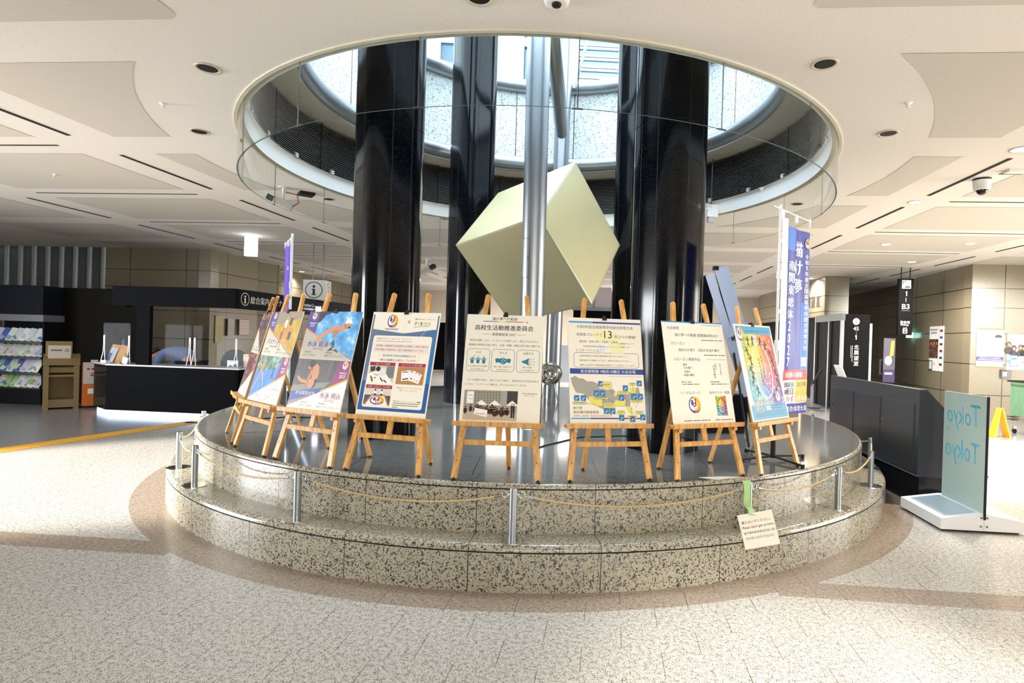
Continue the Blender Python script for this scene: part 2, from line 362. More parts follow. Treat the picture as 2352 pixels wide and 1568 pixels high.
# opening: white fascia, louvre band, soffit, tube rings, granite parapet
white_metal = M('white painted fascia', 'f4f4f1', .25, vary=.02)
mb = MB(); mb.lathe([(3.165, 0), (3.165, .195), (3.13, .195)], white_metal, n=96, sharp=True)
mb.lathe([(RH - .06, .0), (3.165, .0)], white_metal, n=96)
for k in range(26):
    a = 2*pi*(k + .5)/26; mb.box((3.13*cos(a), 3.13*sin(a), .225), (.03, .06, .06), white_metal, Matrix.Rotation(a, 3, 'Z'))
struct(mb.build('trim_3', loc=(0, 6.93, ZC)), 'glossy white band round the inside of the ceiling opening', 'trim')
louv = M('dark louvre slats', '8c8c88', .35, .5, .1)
mb = MB(); 
for k in range(24):
    z0 = .195 + k*.0254; mb.lathe([(3.17, z0 + .016), (3.11, z0)], louv, n=96); mb.lathe([(3.11, z0), (3.11, z0 + .005), (3.17, z0 + .021)], louv, n=96)
mb.lathe([(3.2, .19), (3.2, .82)], M('black backing', '0c0c0d', .8), n=64)
for k in range(18):
    a = radians(k*20 + 4); mb.box((3.106*cos(a), 3.106*sin(a), .5), (.006, .014, .61), M('black backing', '0c0c0d', .8), Matrix.Rotation(a, 3, 'Z'))
struct(mb.build('trim_4', loc=(0, 6.93, ZC)), 'dark louvred air grille band inside the ceiling opening', 'trim')
mb = MB(); mb.lathe([(3.2, .815), (2.75, .815)], M('beige soffit', 'b9b1a0', .6), n=96); struct(mb.build('trim_5', loc=(0, 6.93, ZC)), 'flat beige soffit ring above the louvre band', 'trim')
for nm, zz, r, lb in (('trim_6', .955, .115, 'lower'), ('trim_7', 2.26, .11, 'upper')):
    mb = MB(); mb.ring((0, 0, 0), 2.78, r, steel, n=96, k=16); struct(mb.build(nm, loc=(0, 6.93, ZC + zz)), f'{lb} round stainless tube ring edging the granite parapet above the opening', 'trim')
par = speckle('pale granite parapet', 'd9dcd9', 'b9bdbb', '8b9090', 38, .25, lo=.42, hi=.52)
joints(par, [radians(a) for a in range(-180, 180, 20)], .014, 2.8)
mb = MB(); mb.lathe([(2.82, .9), (2.82, 2.28), (3.1, 2.28)], par.m, n=96, sharp=True); struct(mb.build('wall_parapet', loc=(0, 6.93, ZC)), 'curved pale granite parapet of the upper floor above the opening', 'wall')
# upper hall seen through the opening
up = M('upper floor slab', 'b8b6b0', .6)
mb = MB(); mb.lathe([(3.1, .84), (12.5, .84)], up, n=48); mb.lathe([(3.1, 1.05), (12.5, 1.05)], up, n=48)
struct(mb.build('floor_upper', loc=(0, 6.93, ZC)), 'upper floor slab round the opening', 'floor')
wp = M('white window frame', 'e9eef0', .4, vary=.02); gl_b = M('blue grey window glass', '4d626e', .08, 0, .25, 1.2)
mb = MB(); Yw = 19.; 
mb.bbox((-9, Yw + .02, 4.6), (9, Yw + .05, 15), gl_b); struct(mb.build('window_1'), 'blue grey window wall of the upper hall behind white bars', 'window')
mb = MB()
for k in range(24):
    z0 = 6.2 + k*.36; mb.bbox((1.0, Yw - .06, z0), (8.5, Yw, z0 + .055), wp); mb.bbox((1.0, Yw - .06, z0 + .11), (8.5, Yw, z0 + .16), wp)
for x in (.95, 3.9, 5.4, 6.9): mb.bbox((x, Yw - .1, 4.7), (x + .12, Yw - .02, 15), wp)
struct(mb.build('window_2'), 'paired white horizontal bars of the upper window wall', 'window')
mb = MB()
mb.bbox((-2.2, Yw - 1.2, 4.7), (-.75, Yw - .4, 15), wp); mb.bbox((-4.1, Yw - .3, 4.7), (-3.5, Yw - .05, 15), wp); mb.bbox((.1, Yw - .9, 4.7), (.95, Yw - .2, 15), wp)
for z in (5.5, 7.4, 9.3, 11.2, 13.1): mb.bbox((-9, Yw - .12, z), (1, Yw - .02, z + .25), wp)
struct(mb.build('wall_upper'), 'white columns and beams of the upper hall window wall', 'wall')
# walls of the hall, symmetric about the middle axis
def wallmesh(pts, name, label, mt, z1=ZC + .03, th=.25):
    for i, (p, q) in enumerate(zip(pts, pts[1:])): pass
    mb = MB(); P_ = [W(*p) for p in pts]
    L = 0.
    for a, b_ in zip(P_, P_[1:]):
        d = b_ - a; mb.add([(a.x, a.y, 0), (b_.x, b_.y, 0), (b_.x, b_.y, z1), (a.x, a.y, z1)], [(0, 1, 2, 3)], mt)
        nn = Vector((-d.y, d.x, 0)).normalized()*th
        mb.add([tuple(a + nn), tuple(b_ + nn), tuple(b_ + nn + Vector((0, 0, z1))), tuple(a + nn + Vector((0, 0, z1)))], [(3, 2, 1, 0)], mt)
    return mb
def stone_seg(name, u0, v0, u1, v1, label, zc=ZC + .02, th=.3, mt=None):        # a straight clad wall: own axes so that its joints run along it
    a, b_ = W(u0, v0), W(u1, v1); d = b_ - a; L = d.length; mb = MB(); mb.bbox((0, 0, 0), (L, th, zc), mt or stone_wall.m)
    o = mb.build(name, loc=a, rz=atan2(d.y, d.x)); return struct(o, label, 'wall')
stone_seg('wall_left', -12.0, 5.95, -9.12, 5.95, 'grey brown granite wall behind the information counter')
stone_seg('wall_left_side', -9.12, 5.95, -9.3, 8.2, 'granite side wall running back from the left wall corner', th=.3)
stone_seg('wall_left_recess', -9.46, 8.3, -9.16, 9.0, 'dark granite recess in the left side wall', th=.2)
stone_seg('wall_left_far', -9.7, 9.2, -9.9, 16.8, 'granite wall far back on the left behind the hanging box sign')
stone_seg('wall_right', 9.13, 6.07, 14.9, 6.07, 'sunlit speckled granite wall on the right with two posters')
stone_seg('wall_right_side', 9.42, 9.6, 9.135, 6.1, 'granite side wall running back from the right wall corner', th=.2)
stone_seg('wall_right_far', 10.2, 17.6, 9.75, 9.7, 'granite wall far back on the right behind the lift portal')
# fluted part of the left wall
mb = MB(); fl = M('grey fluted panels', '5f6468', .3, .1, .1); 
for i, u in enumerate([-15.6 + .385*k for k in range(10)]):
    mb.bbox((u, 0, 0), (u + .37, .1, ZC), fl); mb.cyl((u + .10, .0, 0), (u + .10, .0, ZC), .07, M('light grey flute', '9aa3a8', .3, .2), n=12)
o = mb.build('wall_left_fluted', loc=W(0, 5.97), rz=ANG); struct(o, 'fluted grey wall above the brochure rack', 'wall')
# end walls, rear wall and far wall close the hall
plain = M('plain beige wall', 'b7ab98', .7)
stone_seg('wall_end_left', -15.6, -12.4, -15.6, 6.2, 'plain end wall far left', mt=plain)
stone_seg('wall_end_right', 14.9, 6.3, 14.9, -12.4, 'plain end wall far right', mt=plain)
stone_seg('wall_rear', 15, -13.0, -15.6, -13.0, 'plain wall behind the viewer', mt=plain)
stone_seg('wall_far', -11, 17.3, 11, 17.3, 'pale far end wall of the hall', mt=M('far beige wall', 'cfc3b2', .6))
# ------------------------------------------------------------------ round platform, pillars, sculpture
Z2 = .625
pt = thing('stone_platform', 'round two-step speckled granite platform carrying the easels and pillars', 'platform', (.01, 7.63, 0))
def arc(c, r, a0, a1, n=6): return [(c[0] + r*cos(radians(a0 + (a1 - a0)*k/n)), c[1] + r*sin(radians(a0 + (a1 - a0)*k/n))) for k in range(n + 1)]
R1, R2 = 4.07, 3.85
mb = MB(); mb.lathe([(R1, 0), (R1, .246)], step_m.m, n=128); mb.lathe([(R1, .246), (R1 - .012, .248), (R1 - .012, .253), (R1, .255)], M('dark joint', '2a2822', .8, vary=0), n=128)
mb.lathe([(R1, .255)] + arc((R1 - .04, .258), .04, 0, 90), step_m.m, n=128); mb.lathe([(R1 - .04, .298), (R2 - .07, .298)], step_m.m, n=128)
mb.build('lower_step', pt)
mb = MB(); mb.lathe([(R2, .296), (R2, .588)], step_m.m, n=128); mb.lathe([(R2, .588), (R2 - .01, .590), (R2 - .01, .594), (R2, .596)], M('dark joint', '2a2822', .8), n=128)
mb.lathe([(R2, .596)] + arc((R2 - .025, .600), .025, 0, 90), step_m.m, n=128)
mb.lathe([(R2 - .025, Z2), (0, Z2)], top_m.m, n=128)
mb.build('upper_step', pt)
def rsq(wd, r, n=7):
    h = wd/2 - r; out = []
    for cx, cy, a in ((h, -h, -90), (h, h, 0), (-h, h, 90), (-h, -h, 180)): out += [(cx + r*cos(radians(a + 90*k/n)), cy + r*sin(radians(a + 90*k/n))) for k in range(n + 1)]
    return out
def pillar(x, y, label, wd=.575):
    p = thing('black_pillar', label, 'pillar', (x, y, Z2 + .001), radians(38), 'four black pillars round the sculpture', kind='structure')
    pr = rsq(wd, .19); pi_ = rsq(wd - .012, .19); n = len(pr)
    for nm, z0, z1 in (('lower_cladding', 0, 2.9), ('upper_cladding', 2.906, 9.2)):
        mb = MB(); vs = [(a, b_, z) for z in (z0, z1) for a, b_ in pr]
        mb.add(vs, [(k, (k + 1) % n, n + (k + 1) % n, n + k) for k in range(n)], black_stone, True); mb.add(vs, [tuple(range(n, 2*n)), tuple(range(n))[::-1]], black_stone)
        for k in range(4):                                      # fine vertical joints of the stone cladding
            mb.M = Matrix.Rotation(k*pi/2, 4, 'Z')
            for sx in (-.095, .095): mb.bbox((sx - .003, -wd/2 - .0008, z0), (sx + .003, -wd/2 + .01, z1), dark)
        mb.M = Matrix()
        mb.build(nm, p)
    mb = MB(); vs = [(a, b_, z) for z in (2.89, 2.916) for a, b_ in pi_]; mb.add(vs, [(k, (k + 1) % n, n + (k + 1) % n, n + k) for k in range(n)], dark); mb.build('joint', p)
pillar(-1.49, 5.58, 'black polished stone pillar front left behind the swimming poster')
pillar(1.155, 5.19, 'black polished stone pillar front right behind the slogan board')
pillar(-1.05, 8.45, 'black polished stone pillar at the back left of the sculpture')
pillar(1.37, 8.28, 'black polished stone pillar mostly hidden behind the front right one')
# sculpture: pale cube held between two steel tubes
sc_ = thing('cube_sculpture', 'large pale gold cube balanced on a corner between steel tubes', 'sculpture', (0, 7.6, Z2))
eA, eC, eE = Vector((-1.0417, 0.7889, -0.2460)), Vector((0.4477, 0.8714, 0.8990)), Vector((0.6946, 0.6215, -0.9483))  # cube edges worked out from image pixels in camera axes, baked as world vectors
ctr = Vector((.006, 7.62, 2.835)); F0 = ctr - (eA + eC + eE)/2 - Vector((0, 7.6, Z2))
gold = M('pale gold painted panels', 'bfb68e', .42, .55, .06, 3, bump=.03); edge = M('pale metal edge', 'b9b596', .3, .5)
def face(o, a, b_, nm):
    mb = MB(); n = a.cross(b_).normalized(); m_ = .018
    if n.dot(o + (a + b_)/2 - (ctr - Vector((0, 7.6, Z2)))) < 0: n = -n
    p = lambda s_, t_, h=0.: o + a*s_ + b_*t_ + n*h
    q = [p(0, 0), p(1, 0), p(1, 1), p(0, 1)]; i_ = [p(m_, m_, .004), p(1 - m_, m_, .004), p(1 - m_, 1 - m_, .004), p(m_, 1 - m_, .004)]
    mb.add(q + i_, [(0, 1, 5, 4), (1, 2, 6, 5), (2, 3, 7, 6), (3, 0, 4, 7)], edge); mb.add(i_, [(0, 1, 2, 3)], gold); mb.build(nm, sc_)
for o, a, b_ in ((F0, eA, eC), (F0, eC, eE), (F0, eE, eA), (F0 + eA, eC, eE), (F0 + eE, eA, eC), (F0 + eC, eE, eA)): face(o, a, b_, 'panel')
mb = MB(); mb.cyl((-.076, -1.3, 0), (-.105, -1.3, 6.3), .130, steel, n=40); mb.bbox((-.30, -1.728, 1.63), (-.045, -1.712, 1.64), steel) if False else None
mb.ring((-.076, -1.3, .012), .131, .012, chrome, n=30); mb.build('front_tube', sc_)
mb = MB(); mb.lathe([(.1315, 1.62), (.1315, 2.05)], M('hatch line', '55575a', .4, .8), c=(-.085, -1.3, 0), n=6, a0=radians(-155), a1=radians(-110)); 
mb.lathe([(.1323, 1.625), (.1323, 2.045)], steel, c=(-.085, -1.3, 0), n=6, a0=radians(-154), a1=radians(-111)); mb.ball((-.085 + .133*cos(radians(-117)), -1.3 + .133*sin(radians(-117)), 1.84), .006, dark, 8)
mb.build('access_hatch', sc_)
mb = MB(); mb.cyl((.235, 1.6, 0), (.30, 1.6, 6.8), .125, steel, n=40); mb.build('rear_tube', sc_)
mb = MB(); mb.cyl((.27, 1.5, 4.25), (-.05, -1.0, 5.35), .105, steel, n=32); mb.build('brace_tube', sc_)
for s_ in (-1, 1):
    mb = MB(); x0 = -.102 + s_*.136
    mb.add([(x0, -1.32, 4.35), (x0 + s_*.004, -1.32, 4.35), (x0 + s_*.05, -1.32, 4.62), (x0 + s_*.0, -1.32, 4.66), (x0, -1.28, 4.35), (x0 + s_*.004, -1.28, 4.35), (x0 + s_*.05, -1.28, 4.62), (x0 + s_*.0, -1.28, 4.66)], [(0, 1, 2, 3), (7, 6, 5, 4), (1, 5, 6, 2), (0, 3, 7, 4), (2, 6, 7, 3)], steel)
    mb.cyl((x0 + s_*.03, -1.34, 4.6), (x0 + s_*.03, -1.26, 4.6), .02, chrome, n=12); mb.cyl((x0 + s_*.03, -1.3, 4.6), (x0 + s_*.07, -.9, 5.6), .012, chrome, n=10); mb.build('bracket', sc_)
mb = MB(); mb.cyl((.42, 1.0, 4.75), (.95, -.1, 6.6), .022, M('white cable rod', 'eef2f4', .3), n=10); mb.build('stay_rod', sc_)
# ------------------------------------------------------------------ glass smoke screen hanging from the opening edge
glass_m = NT('clear glass'); glass_m.b.inputs['Base Color'].default_value = (.93, .97, .96, 1); glass_m.b.inputs['Roughness'].default_value = 0
glass_m.b.inputs['Transmission Weight'].default_value = 1; glass_m.b.inputs['IOR'].default_value = 1.12
glass_e = M('green glass edge', '5f7f78', .15, vary=0)
gs = thing('glass_smoke_screen', 'ring of clear glass panels hanging below the ceiling opening', 'glass screen', (0, 6.93, ZC))
NP = 19; st_ = 2*pi/NP; a_0 = radians(-86.3)
for k in range(NP):
    a = a_0 + k*st_; b_ = a + st_ - .0015
    mb = MB(); mb.lathe([(3.221, -.475), (3.221, -.005)], glass_m.m, n=10, a0=a, a1=b_); mb.lathe([(3.209, -.005), (3.209, -.475)], glass_m.m, n=10, a0=a, a1=b_)
    mb.lathe([(3.209, -.475), (3.221, -.475)], glass_e, n=10, a0=a, a1=b_)
    g = mb.build('glass_panel', gs)
    mb = MB(); x, y = 3.215*cos(a), 3.215*sin(a)
    mb.cyl((x, y, -.472), (x, y, 0), .0035, M('grey clamp', '6d6f70', .3, .8), n=8); mb.box((x, y, -.476), (.012, .07, .008), M('grey clamp', '6d6f70', .3, .8), Matrix.Rotation(a, 3, 'Z')); mb.build('clamp', g)

# ------------------------------------------------------------------ posters' colours
K = lambda h, n=None, **kw: M(n or 'print ' + h, h, .45, vary=.02, **kw)
INK = K('1d2340', 'dark blue ink'); BLK = K('222222', 'black ink'); PAP = K('f2ecdd', 'cream paper'); RED = K('a3203f', 'crimson ink'); BLUE = K('2f86cc', 'blue ink'); NAVY = K('2d4b9a', 'navy ink')
TEAL = K('1f7d9c', 'teal ink'); YEL = K('e8de6a', 'pale yellow ink'); GRY = K('a8a39b', 'grey ink'); WHT = K('f6f4ee', 'white ink'); ORG = K('e08a26', 'orange ink'); PUR = K('4b3d8f', 'purple ink')
GOLD = K('e7b21e', 'gold ink'); SKIN = K('c98a5e', 'skin tone ink'); SKY = K('4fa3d8', 'sky blue ink'); MAG = K('8e2a6e', 'magenta ink'); VIO = K('6a5fae', 'violet ink')
def mottle(name, stops, sc, stretch=(1, 1, 1), det=3):
    t = NT(name); mp = t.n('Mapping'); mp.inputs['Scale'].default_value = stretch; t.l(t.obj(), mp.inputs[0])
    t.l(t.ramp(t.noise(mp.outputs[0], sc, det, .65), stops), t.b.inputs['Base Color']); t.b.inputs['Roughness'].default_value = .45; return t.m
WATER = mottle('printed pool water', [(.3, '1667b4'), (.5, '4da2dc'), (.62, '8cc6ea'), (.72, 'e9f3f8')], 9)
SAND = mottle('printed yellow court', [(.3, '9a7a12'), (.55, 'c2a018'), (.7, 'd3b640')], 8)
COURT = mottle('printed blue court', [(.35, '1f66c0'), (.6, '2f86e0')], 4)
GYM = mottle('printed dark pool hall', [(.3, '2e2c2e'), (.6, '4b484a'), (.8, '6a6664')], 6, (3, .6, 1))
GREEN = mottle('printed trees', [(.3, '20382e'), (.5, '4f7a5a'), (.62, '9bbfc0'), (.75, '6a6f3a')], 14)
CROWD = mottle('printed dark crowd', [(.35, '1c1418'), (.5, '4a2730'), (.6, 'a8806a'), (.75, 'd8cbb8')], 34)
def rainbow(name, cx, cy, k):
    t = NT(name); mp = t.n('Mapping'); mp.inputs['Scale'].default_value = (k, k, k); mp.inputs['Location'].default_value = (-cx*k, -cy*k, 0); t.l(t.obj(), mp.inputs[0]); v = mp.outputs[0]; x, y, z = t.xyz(v); nz = t.noise(v, 5, 3)
    hx = t.math('ADD', t.math('MULTIPLY_ADD', x, 1.55, .5), t.math('MULTIPLY_ADD', nz, .5, -.25))
    top_c = t.ramp(hx, [(.08, '3f8a2a'), (.28, 'c4c420'), (.48, 'dcc850'), (.62, 'd87a30'), (.85, 'b83020')]); bot_c = t.ramp(hx, [(.1, '2f8fb0'), (.35, '7fb8b8'), (.55, '5078c0'), (.75, 'a8406a'), (.95, '42207a')])
    yy = t.math('ADD', t.math('MULTIPLY_ADD', y, 2.1, .52), t.math('MULTIPLY_ADD', nz, .3, -.15))
    cc = t.mix(t.ramp(yy, [(.25, '000000'), (.75, 'ffffff')]), bot_c, top_c)
    bl = t.noise(v, 26, 3, .7); cc = t.mix(t.ramp(bl, [(.56, '000000'), (.68, 'ffffff')]), cc, lin('f4efdf'))
    t.l(cc, t.b.inputs['Base Color']); t.b.inputs['Roughness'].default_value = .45; return t.m
RAINBOW = rainbow('printed rainbow artwork', 0, 0, 1.); RAINBOW_SMALL = rainbow('small printed rainbow artwork', .174, -.268, 5.)
def emblem(s, cx, cy, rx, ry, L=2):          # oval figure mark in white, violet, red and gold
    E_ = lambda pts, m_, l: s.poly([(cx + x*rx, cy + y*ry) for x, y in pts], m_, l)
    s.ell(cx, cy, rx, ry, WHT, L, 28)
    ar = lambda a0, a1, r0, r1, n=10: [(r0*cos(radians(a0 + (a1 - a0)*k/n)), r0*sin(radians(a0 + (a1 - a0)*k/n))) for k in range(n + 1)] + [(r1*cos(radians(a1 + (a0 - a1)*k/n)) - .12*(r1 < .9), r1*sin(radians(a1 + (a0 - a1)*k/n))) for k in range(n + 1)]
    E_(ar(95, 230, 1, .72), PUR, L + 1); E_(ar(270, 400, 1, .6), GOLD, L + 1); E_(ar(20, 80, 1, .7), PUR, L + 1); E_(ar(232, 268, 1, .82), PUR, L + 1)
    E_([(-.62, -.35), (-.2, -.5), (-.15, .0), (-.5, .1)], PUR, L + 2); s.ell(cx - .38*rx, cy - .52*ry, .13*rx, .12*ry, INK, L + 3, 10)
    s.ell(cx + .02*rx, cy - .18*ry, .13*rx, .12*ry, RED, L + 3, 10); E_([(.12, -.8), (.3, -.75), (.32, .1), (-.15, .28), (-.35, .12), (.12, .02)], RED, L + 2)
    E_([(-.75, .18), (-.1, .45), (.5, .3), (.42, .62), (-.1, .7), (-.6, .5)], WHT, L + 3); E_([(-.3, .62), (.1, .7), (.0, .98), (-.2, .95)], RED, L + 3); E_([(.2, .55), (.62, .1), (.7, .5), (.3, .9)], GOLD, L + 3)
    s.text('2027', cx - .25*rx, cx + .35*rx, cy + .5*ry, RED, L + 4)

# ------------------------------------------------------------------ easels with posters
wood = NT('pale pine wood'); v = wood.obj(); mp = wood.n('Mapping'); mp.inputs['Scale'].default_value = (14, 14, 2.2); wood.l(v, mp.inputs[0])
wood.l(wood.ramp(wood.noise(mp.outputs[0], 2.2, 3, .6), [(.3, 'b57a36'), (.5, 'd19a50'), (.7, 'e0b570')]), wood.b.inputs['Base Color']); wood.b.inputs['Roughness'].default_value = .42
WOOD = wood.m; RUB = M('black rubber', '15130f', .7)
LEAN = radians(15); EG = 'pine display easels on the platform rim'
PW, PH = .575, .80; ES = .965  # ES: platform things scaled about the camera; their positions are baked already scaled
def easel(mx, my, yaw, rear, label, pname, plabel, draw, fw=.59, board_edge=None, pgroup=None):
    e = thing('display_easel', label, 'easel', (mx, my, Z2), yaw, EG); e.scale = (ES, ES, ES); rear = (rear[0]/ES, rear[1]/ES)
    ty = tan_ = math.tan(LEAN)
    def fp(x, z): return Vector((x, z*ty, z))
    for s_ in (-1, 1):
        mb = MB(); mb.bar(fp(s_*fw/2, .012), fp(s_*.145, 1.325), .042, .024, WOOD, (0, 1, 0), round_end=True, taper=.85)
        for z in (.13, .30): c = fp(s_*(fw/2 - (fw/2 - .145)*z/1.325), z); mb.cyl(c + Vector((0, -.0126, 0)), c + Vector((0, -.0105, 0)), .005, dark, n=8)
        l = mb.build('leg', e); mb = MB(); mb.cyl((s_*fw/2, .002, 0), (s_*fw/2, .004, .02), .013, RUB, n=12); mb.build('rubber_foot', l)
    c, s__ = cos(-yaw), sin(-yaw); rl = Vector((rear[0]*c - rear[1]*s__, rear[0]*s__ + rear[1]*c, 0))
    top = fp(0, 1.06) + Vector((0, .03, 0))
    mb = MB(); mb.bar(rl + Vector((0, 0, .012)), top, .036, .022, WOOD, (0, 1, 0)); l = mb.build('rear_leg', e)
    mb = MB(); mb.cyl(rl, rl + Vector((0, 0, .02)), .012, RUB, n=12); mb.build('rubber_foot', l)
    mb = MB(); a = fp(0, .255) + Vector((0, -.002, 0)); hw = (fw/2 - (fw/2 - .145)*.255/1.325)
    mb.bar(a + Vector((-hw, 0, 0)), a + Vector((hw, 0, 0)), .034, .02, WOOD, (0, 1, 0)); mb.build('crossbar', e)
    mb = MB(); mb.bar(fp(0, .265) + Vector((0, .012, 0)), fp(0, 1.12) + Vector((0, .014, 0)), .042, .018, WOOD, (0, 1, 0)); mb.build('mast', e)
    mb = MB(); a = fp(0, .385); mb.bar(a + Vector((-.325, -.035, 0)), a + Vector((.325, -.035, 0)), .022, .075, WOOD, (0, 1, 0))
    mb.bar(a + Vector((-.325, -.072, .008)), a + Vector((.325, -.072, .008)), .03, .01, WOOD, (0, 1, 0)); mb.build('tray', e)
    for s_ in (-1, 1):
        mb = MB(); a = fp(s_*.255, .358); mb.cyl(a + Vector((0, -.055, 0)), a + Vector((0, .01, 0)), .015, WOOD, n=12); mb.build('knob', e)
    mb = MB(); a = fp(0, 1.06); mb.bar(a + Vector((-.15, .02, 0)), a + Vector((.15, .02, 0)), .03, .016, WOOD, (0, 1, 0)); mb.build('top_bar', e)
    # the poster board standing on the tray
    R = Matrix.Rotation(yaw, 3, 'Z'); base = fp(0, .398) + Vector((0, -.022, 0)); nrm = Vector((0, -cos(LEAN), sin(LEAN))); upv = Vector((0, sin(LEAN), cos(LEAN)))
    ctr_ = base + upv*PH/2
    Rl = Matrix((Vector((1, 0, 0)), upv, nrm)).transposed()
    mb = MB(); mb.box((0, 0, -.004), (PW, PH, .007), board_edge or M('white foam board', 'f4f2ea', .5, vary=.02))
    sh = Sheet(mb, (-PW/2, PH/2, -.0004), (1, 0, 0), (0, 1, 0), (0, 0, 1), PW/594.); sh.H = PH/(PW/594.)
    sh.rect(0, 0, 594, 826, PAP, 0); draw(sh)
    o = mb.build(pname); o.matrix_world = Matrix.Translation(Vector((mx, my, Z2)) + R @ ctr_*ES) @ (R @ Rl).to_4x4() @ Matrix.Scale(ES, 4); tag(o, plabel, 'poster', pgroup)
    mb = MB(); mb.box((0, PH/2 - .004, .0), (.035, .022, .016), RUB); mb.box((0, PH/2 + .012, -.012), (.022, .02, .03), RUB); mb.build('binder_clip', o)
    return e
def d_school(s):
    T = s.text
    T('描け夢への軌跡', 195, 388, 31, INK, bold=.01); s.line(125, 53, 240, 53, 5, NAVY); s.line(240, 53, 300, 53, 5, YEL); s.line(300, 53, 440, 53, 5, RED)
    s.poly([(463 + (12 if k % 2 == 0 else 5)*sin(k*pi/5), 54 - (12 if k % 2 == 0 else 5)*cos(k*pi/5)) for k in range(10)], ORG)
    T('高校生活動推進委員会', 66, 514, 103, INK, bold=.025); T('南関東総体 2027', 200, 382, 155, INK, bold=.01); s.line(125, 155, 192, 155, 2, BLK); s.line(390, 155, 458, 155, 2, BLK)
    T('「高校生活動」とは、インターハイを盛り上げ、成功させるために、', 28, 562, 205, INK); T('開催地の高校生が自ら考え、企画・準備・運営に取り組む活動です。', 28, 580, 240, INK)
    for x0, ti, a, b in ((20, 'みる', 'あつい試合や日々の成果を', 'みんなで楽しむ！'), (208, '支える', '企画・運営・広報などで', '大会を支える！'), (398, '応援する', '選手や仲間に', 'エールを届ける！')):
        s.frame(x0, 272, x0 + 175, 446, 22, 3, TEAL, PAP, 1); n = len(ti); T(ti, x0 + 87 - n*9.5, x0 + 87 + n*9.5, 299, INK, 4); T(a, x0 + 87 - len(a)*6.2, x0 + 87 + len(a)*6.2, 407, INK, 4, bold=.01); T(b, x0 + 87 - len(b)*6.2, x0 + 87 + len(b)*6.2, 430, INK, 4, bold=.01)
    for k in range(3):
        x = 63 + 44*k; s.ell(x, 348, 8, 9, TEAL, 4, 12); s.poly([(x - 12, 358), (x + 12, 358), (x + 11, 386), (x - 11, 386)], TEAL, 4); s.path([(x - 11, 362), (x - 18, 346)], 6, TEAL, 4); s.path([(x + 11, 362), (x + 18, 346)], 6, TEAL, 4)
    for x, y in ((75, 330), (150, 332)): s.path([(x, y + 8), (x, y - 6), (x + 8, y - 3)], 2.4, TEAL, 4); s.ell(x - 3, y + 8, 4, 3, TEAL, 4, 8)
    for k in (-1, 0, 1): s.line(107 + 9*k, 334, 107 + 12*k, 326, 2.4, TEAL, 4); s.line(296 + 9*k, 334, 296 + 12*k, 326, 2.4, TEAL, 4)
    s.poly([(236, 348), (262, 340), (268, 372), (244, 378)], TEAL, 4); s.poly([(358, 348), (332, 340), (326, 372), (350, 378)], TEAL, 4); s.poly([(262, 346), (298, 340), (330, 348), (328, 370), (304, 390), (280, 384), (266, 370)], TEAL, 4)
    s.path([(284, 362), (300, 352), (322, 366)], 3, PAP, 5); s.path([(280, 372), (290, 382)], 3, PAP, 5); s.path([(292, 368), (304, 380)], 3, PAP, 5)
    s.poly([(440, 358), (456, 354), (500, 332), (500, 394), (456, 374), (440, 370)], TEAL, 4); s.ell(503, 363, 13, 32, PAP, 5, 18); s.ell(506, 363, 9, 27, TEAL, 6, 18); s.ell(507, 363, 6.5, 24, PAP, 7, 18)
    for dy, x1 in ((-20, 536), (0, 540), (20, 536)): s.line(522, 363 + dy*.8, x1, 363 + dy*1.3, 3, TEAL, 4)
    T('多くの仲間と出会い、協力しながら成長し、高校生同士の交流を深める', 40, 574, 512, INK); T('とともに、インターハイの魅力を、多くの人に伝えていきます。', 24, 488, 545, INK)
    # group photograph
    s.rect(24, 590, 424, 812, GRY, 1); s.rect(24, 590, 300, 720, K('9d9a8c', 'printed facade'), 2); s.rect(345, 590, 424, 700, K('3b3a3c', 'printed dark facade'), 2); s.rect(24, 752, 424, 812, K('c4b29a', 'printed plaza'), 3)
    for k in range(9): s.line(110 + 22*k, 592, 110 + 22*k, 700, 5, K('77766c', 'printed windows'), 3)
    for k in range(5): s.line(100, 606 + 20*k, 300, 606 + 20*k, 3, K('77766c', 'printed windows'), 3)
    for x in (110, 210, 340): s.poly([(x, 700), (x + 45, 662), (x + 95, 700)], WHT, 4)
    s.rect(45, 600, 96, 690, WHT, 4); s.text('Tokyo', 52, 90, 630, BLK, 5); s.text('Tokyo', 52, 90, 655, SKY, 5)
    rnd = random.Random(3)
    for i in range(34):
        x = 36 + rnd.random()*320; y = 700 + rnd.random()*24 + (x > 250)*14; s.ell(x, y + 24, 13, 24, K('3a1a22' if i % 3 else '241c22', None), 5 + i % 3, 10); s.ell(x, y, 6, 7, SKIN, 8, 8); s.ell(x, y - 4, 7, 5, BLK, 9, 8)
    for x in (384, 400): s.poly([(x - 8, 700), (x + 8, 700), (x + 6, 790), (x - 6, 790)], BLK, 6); s.ell(x, 690, 7, 8, SKIN, 8, 8)
    s.poly([(110, 722), (206, 738), (202, 790), (104, 770)], WHT, 11); s.text('高校生活動推進', 118, 192, 766, INK, 12)
    T('高校生活動推進委員会', 456, 570, 606, INK); T('公式キャラクター', 472, 556, 622, INK)
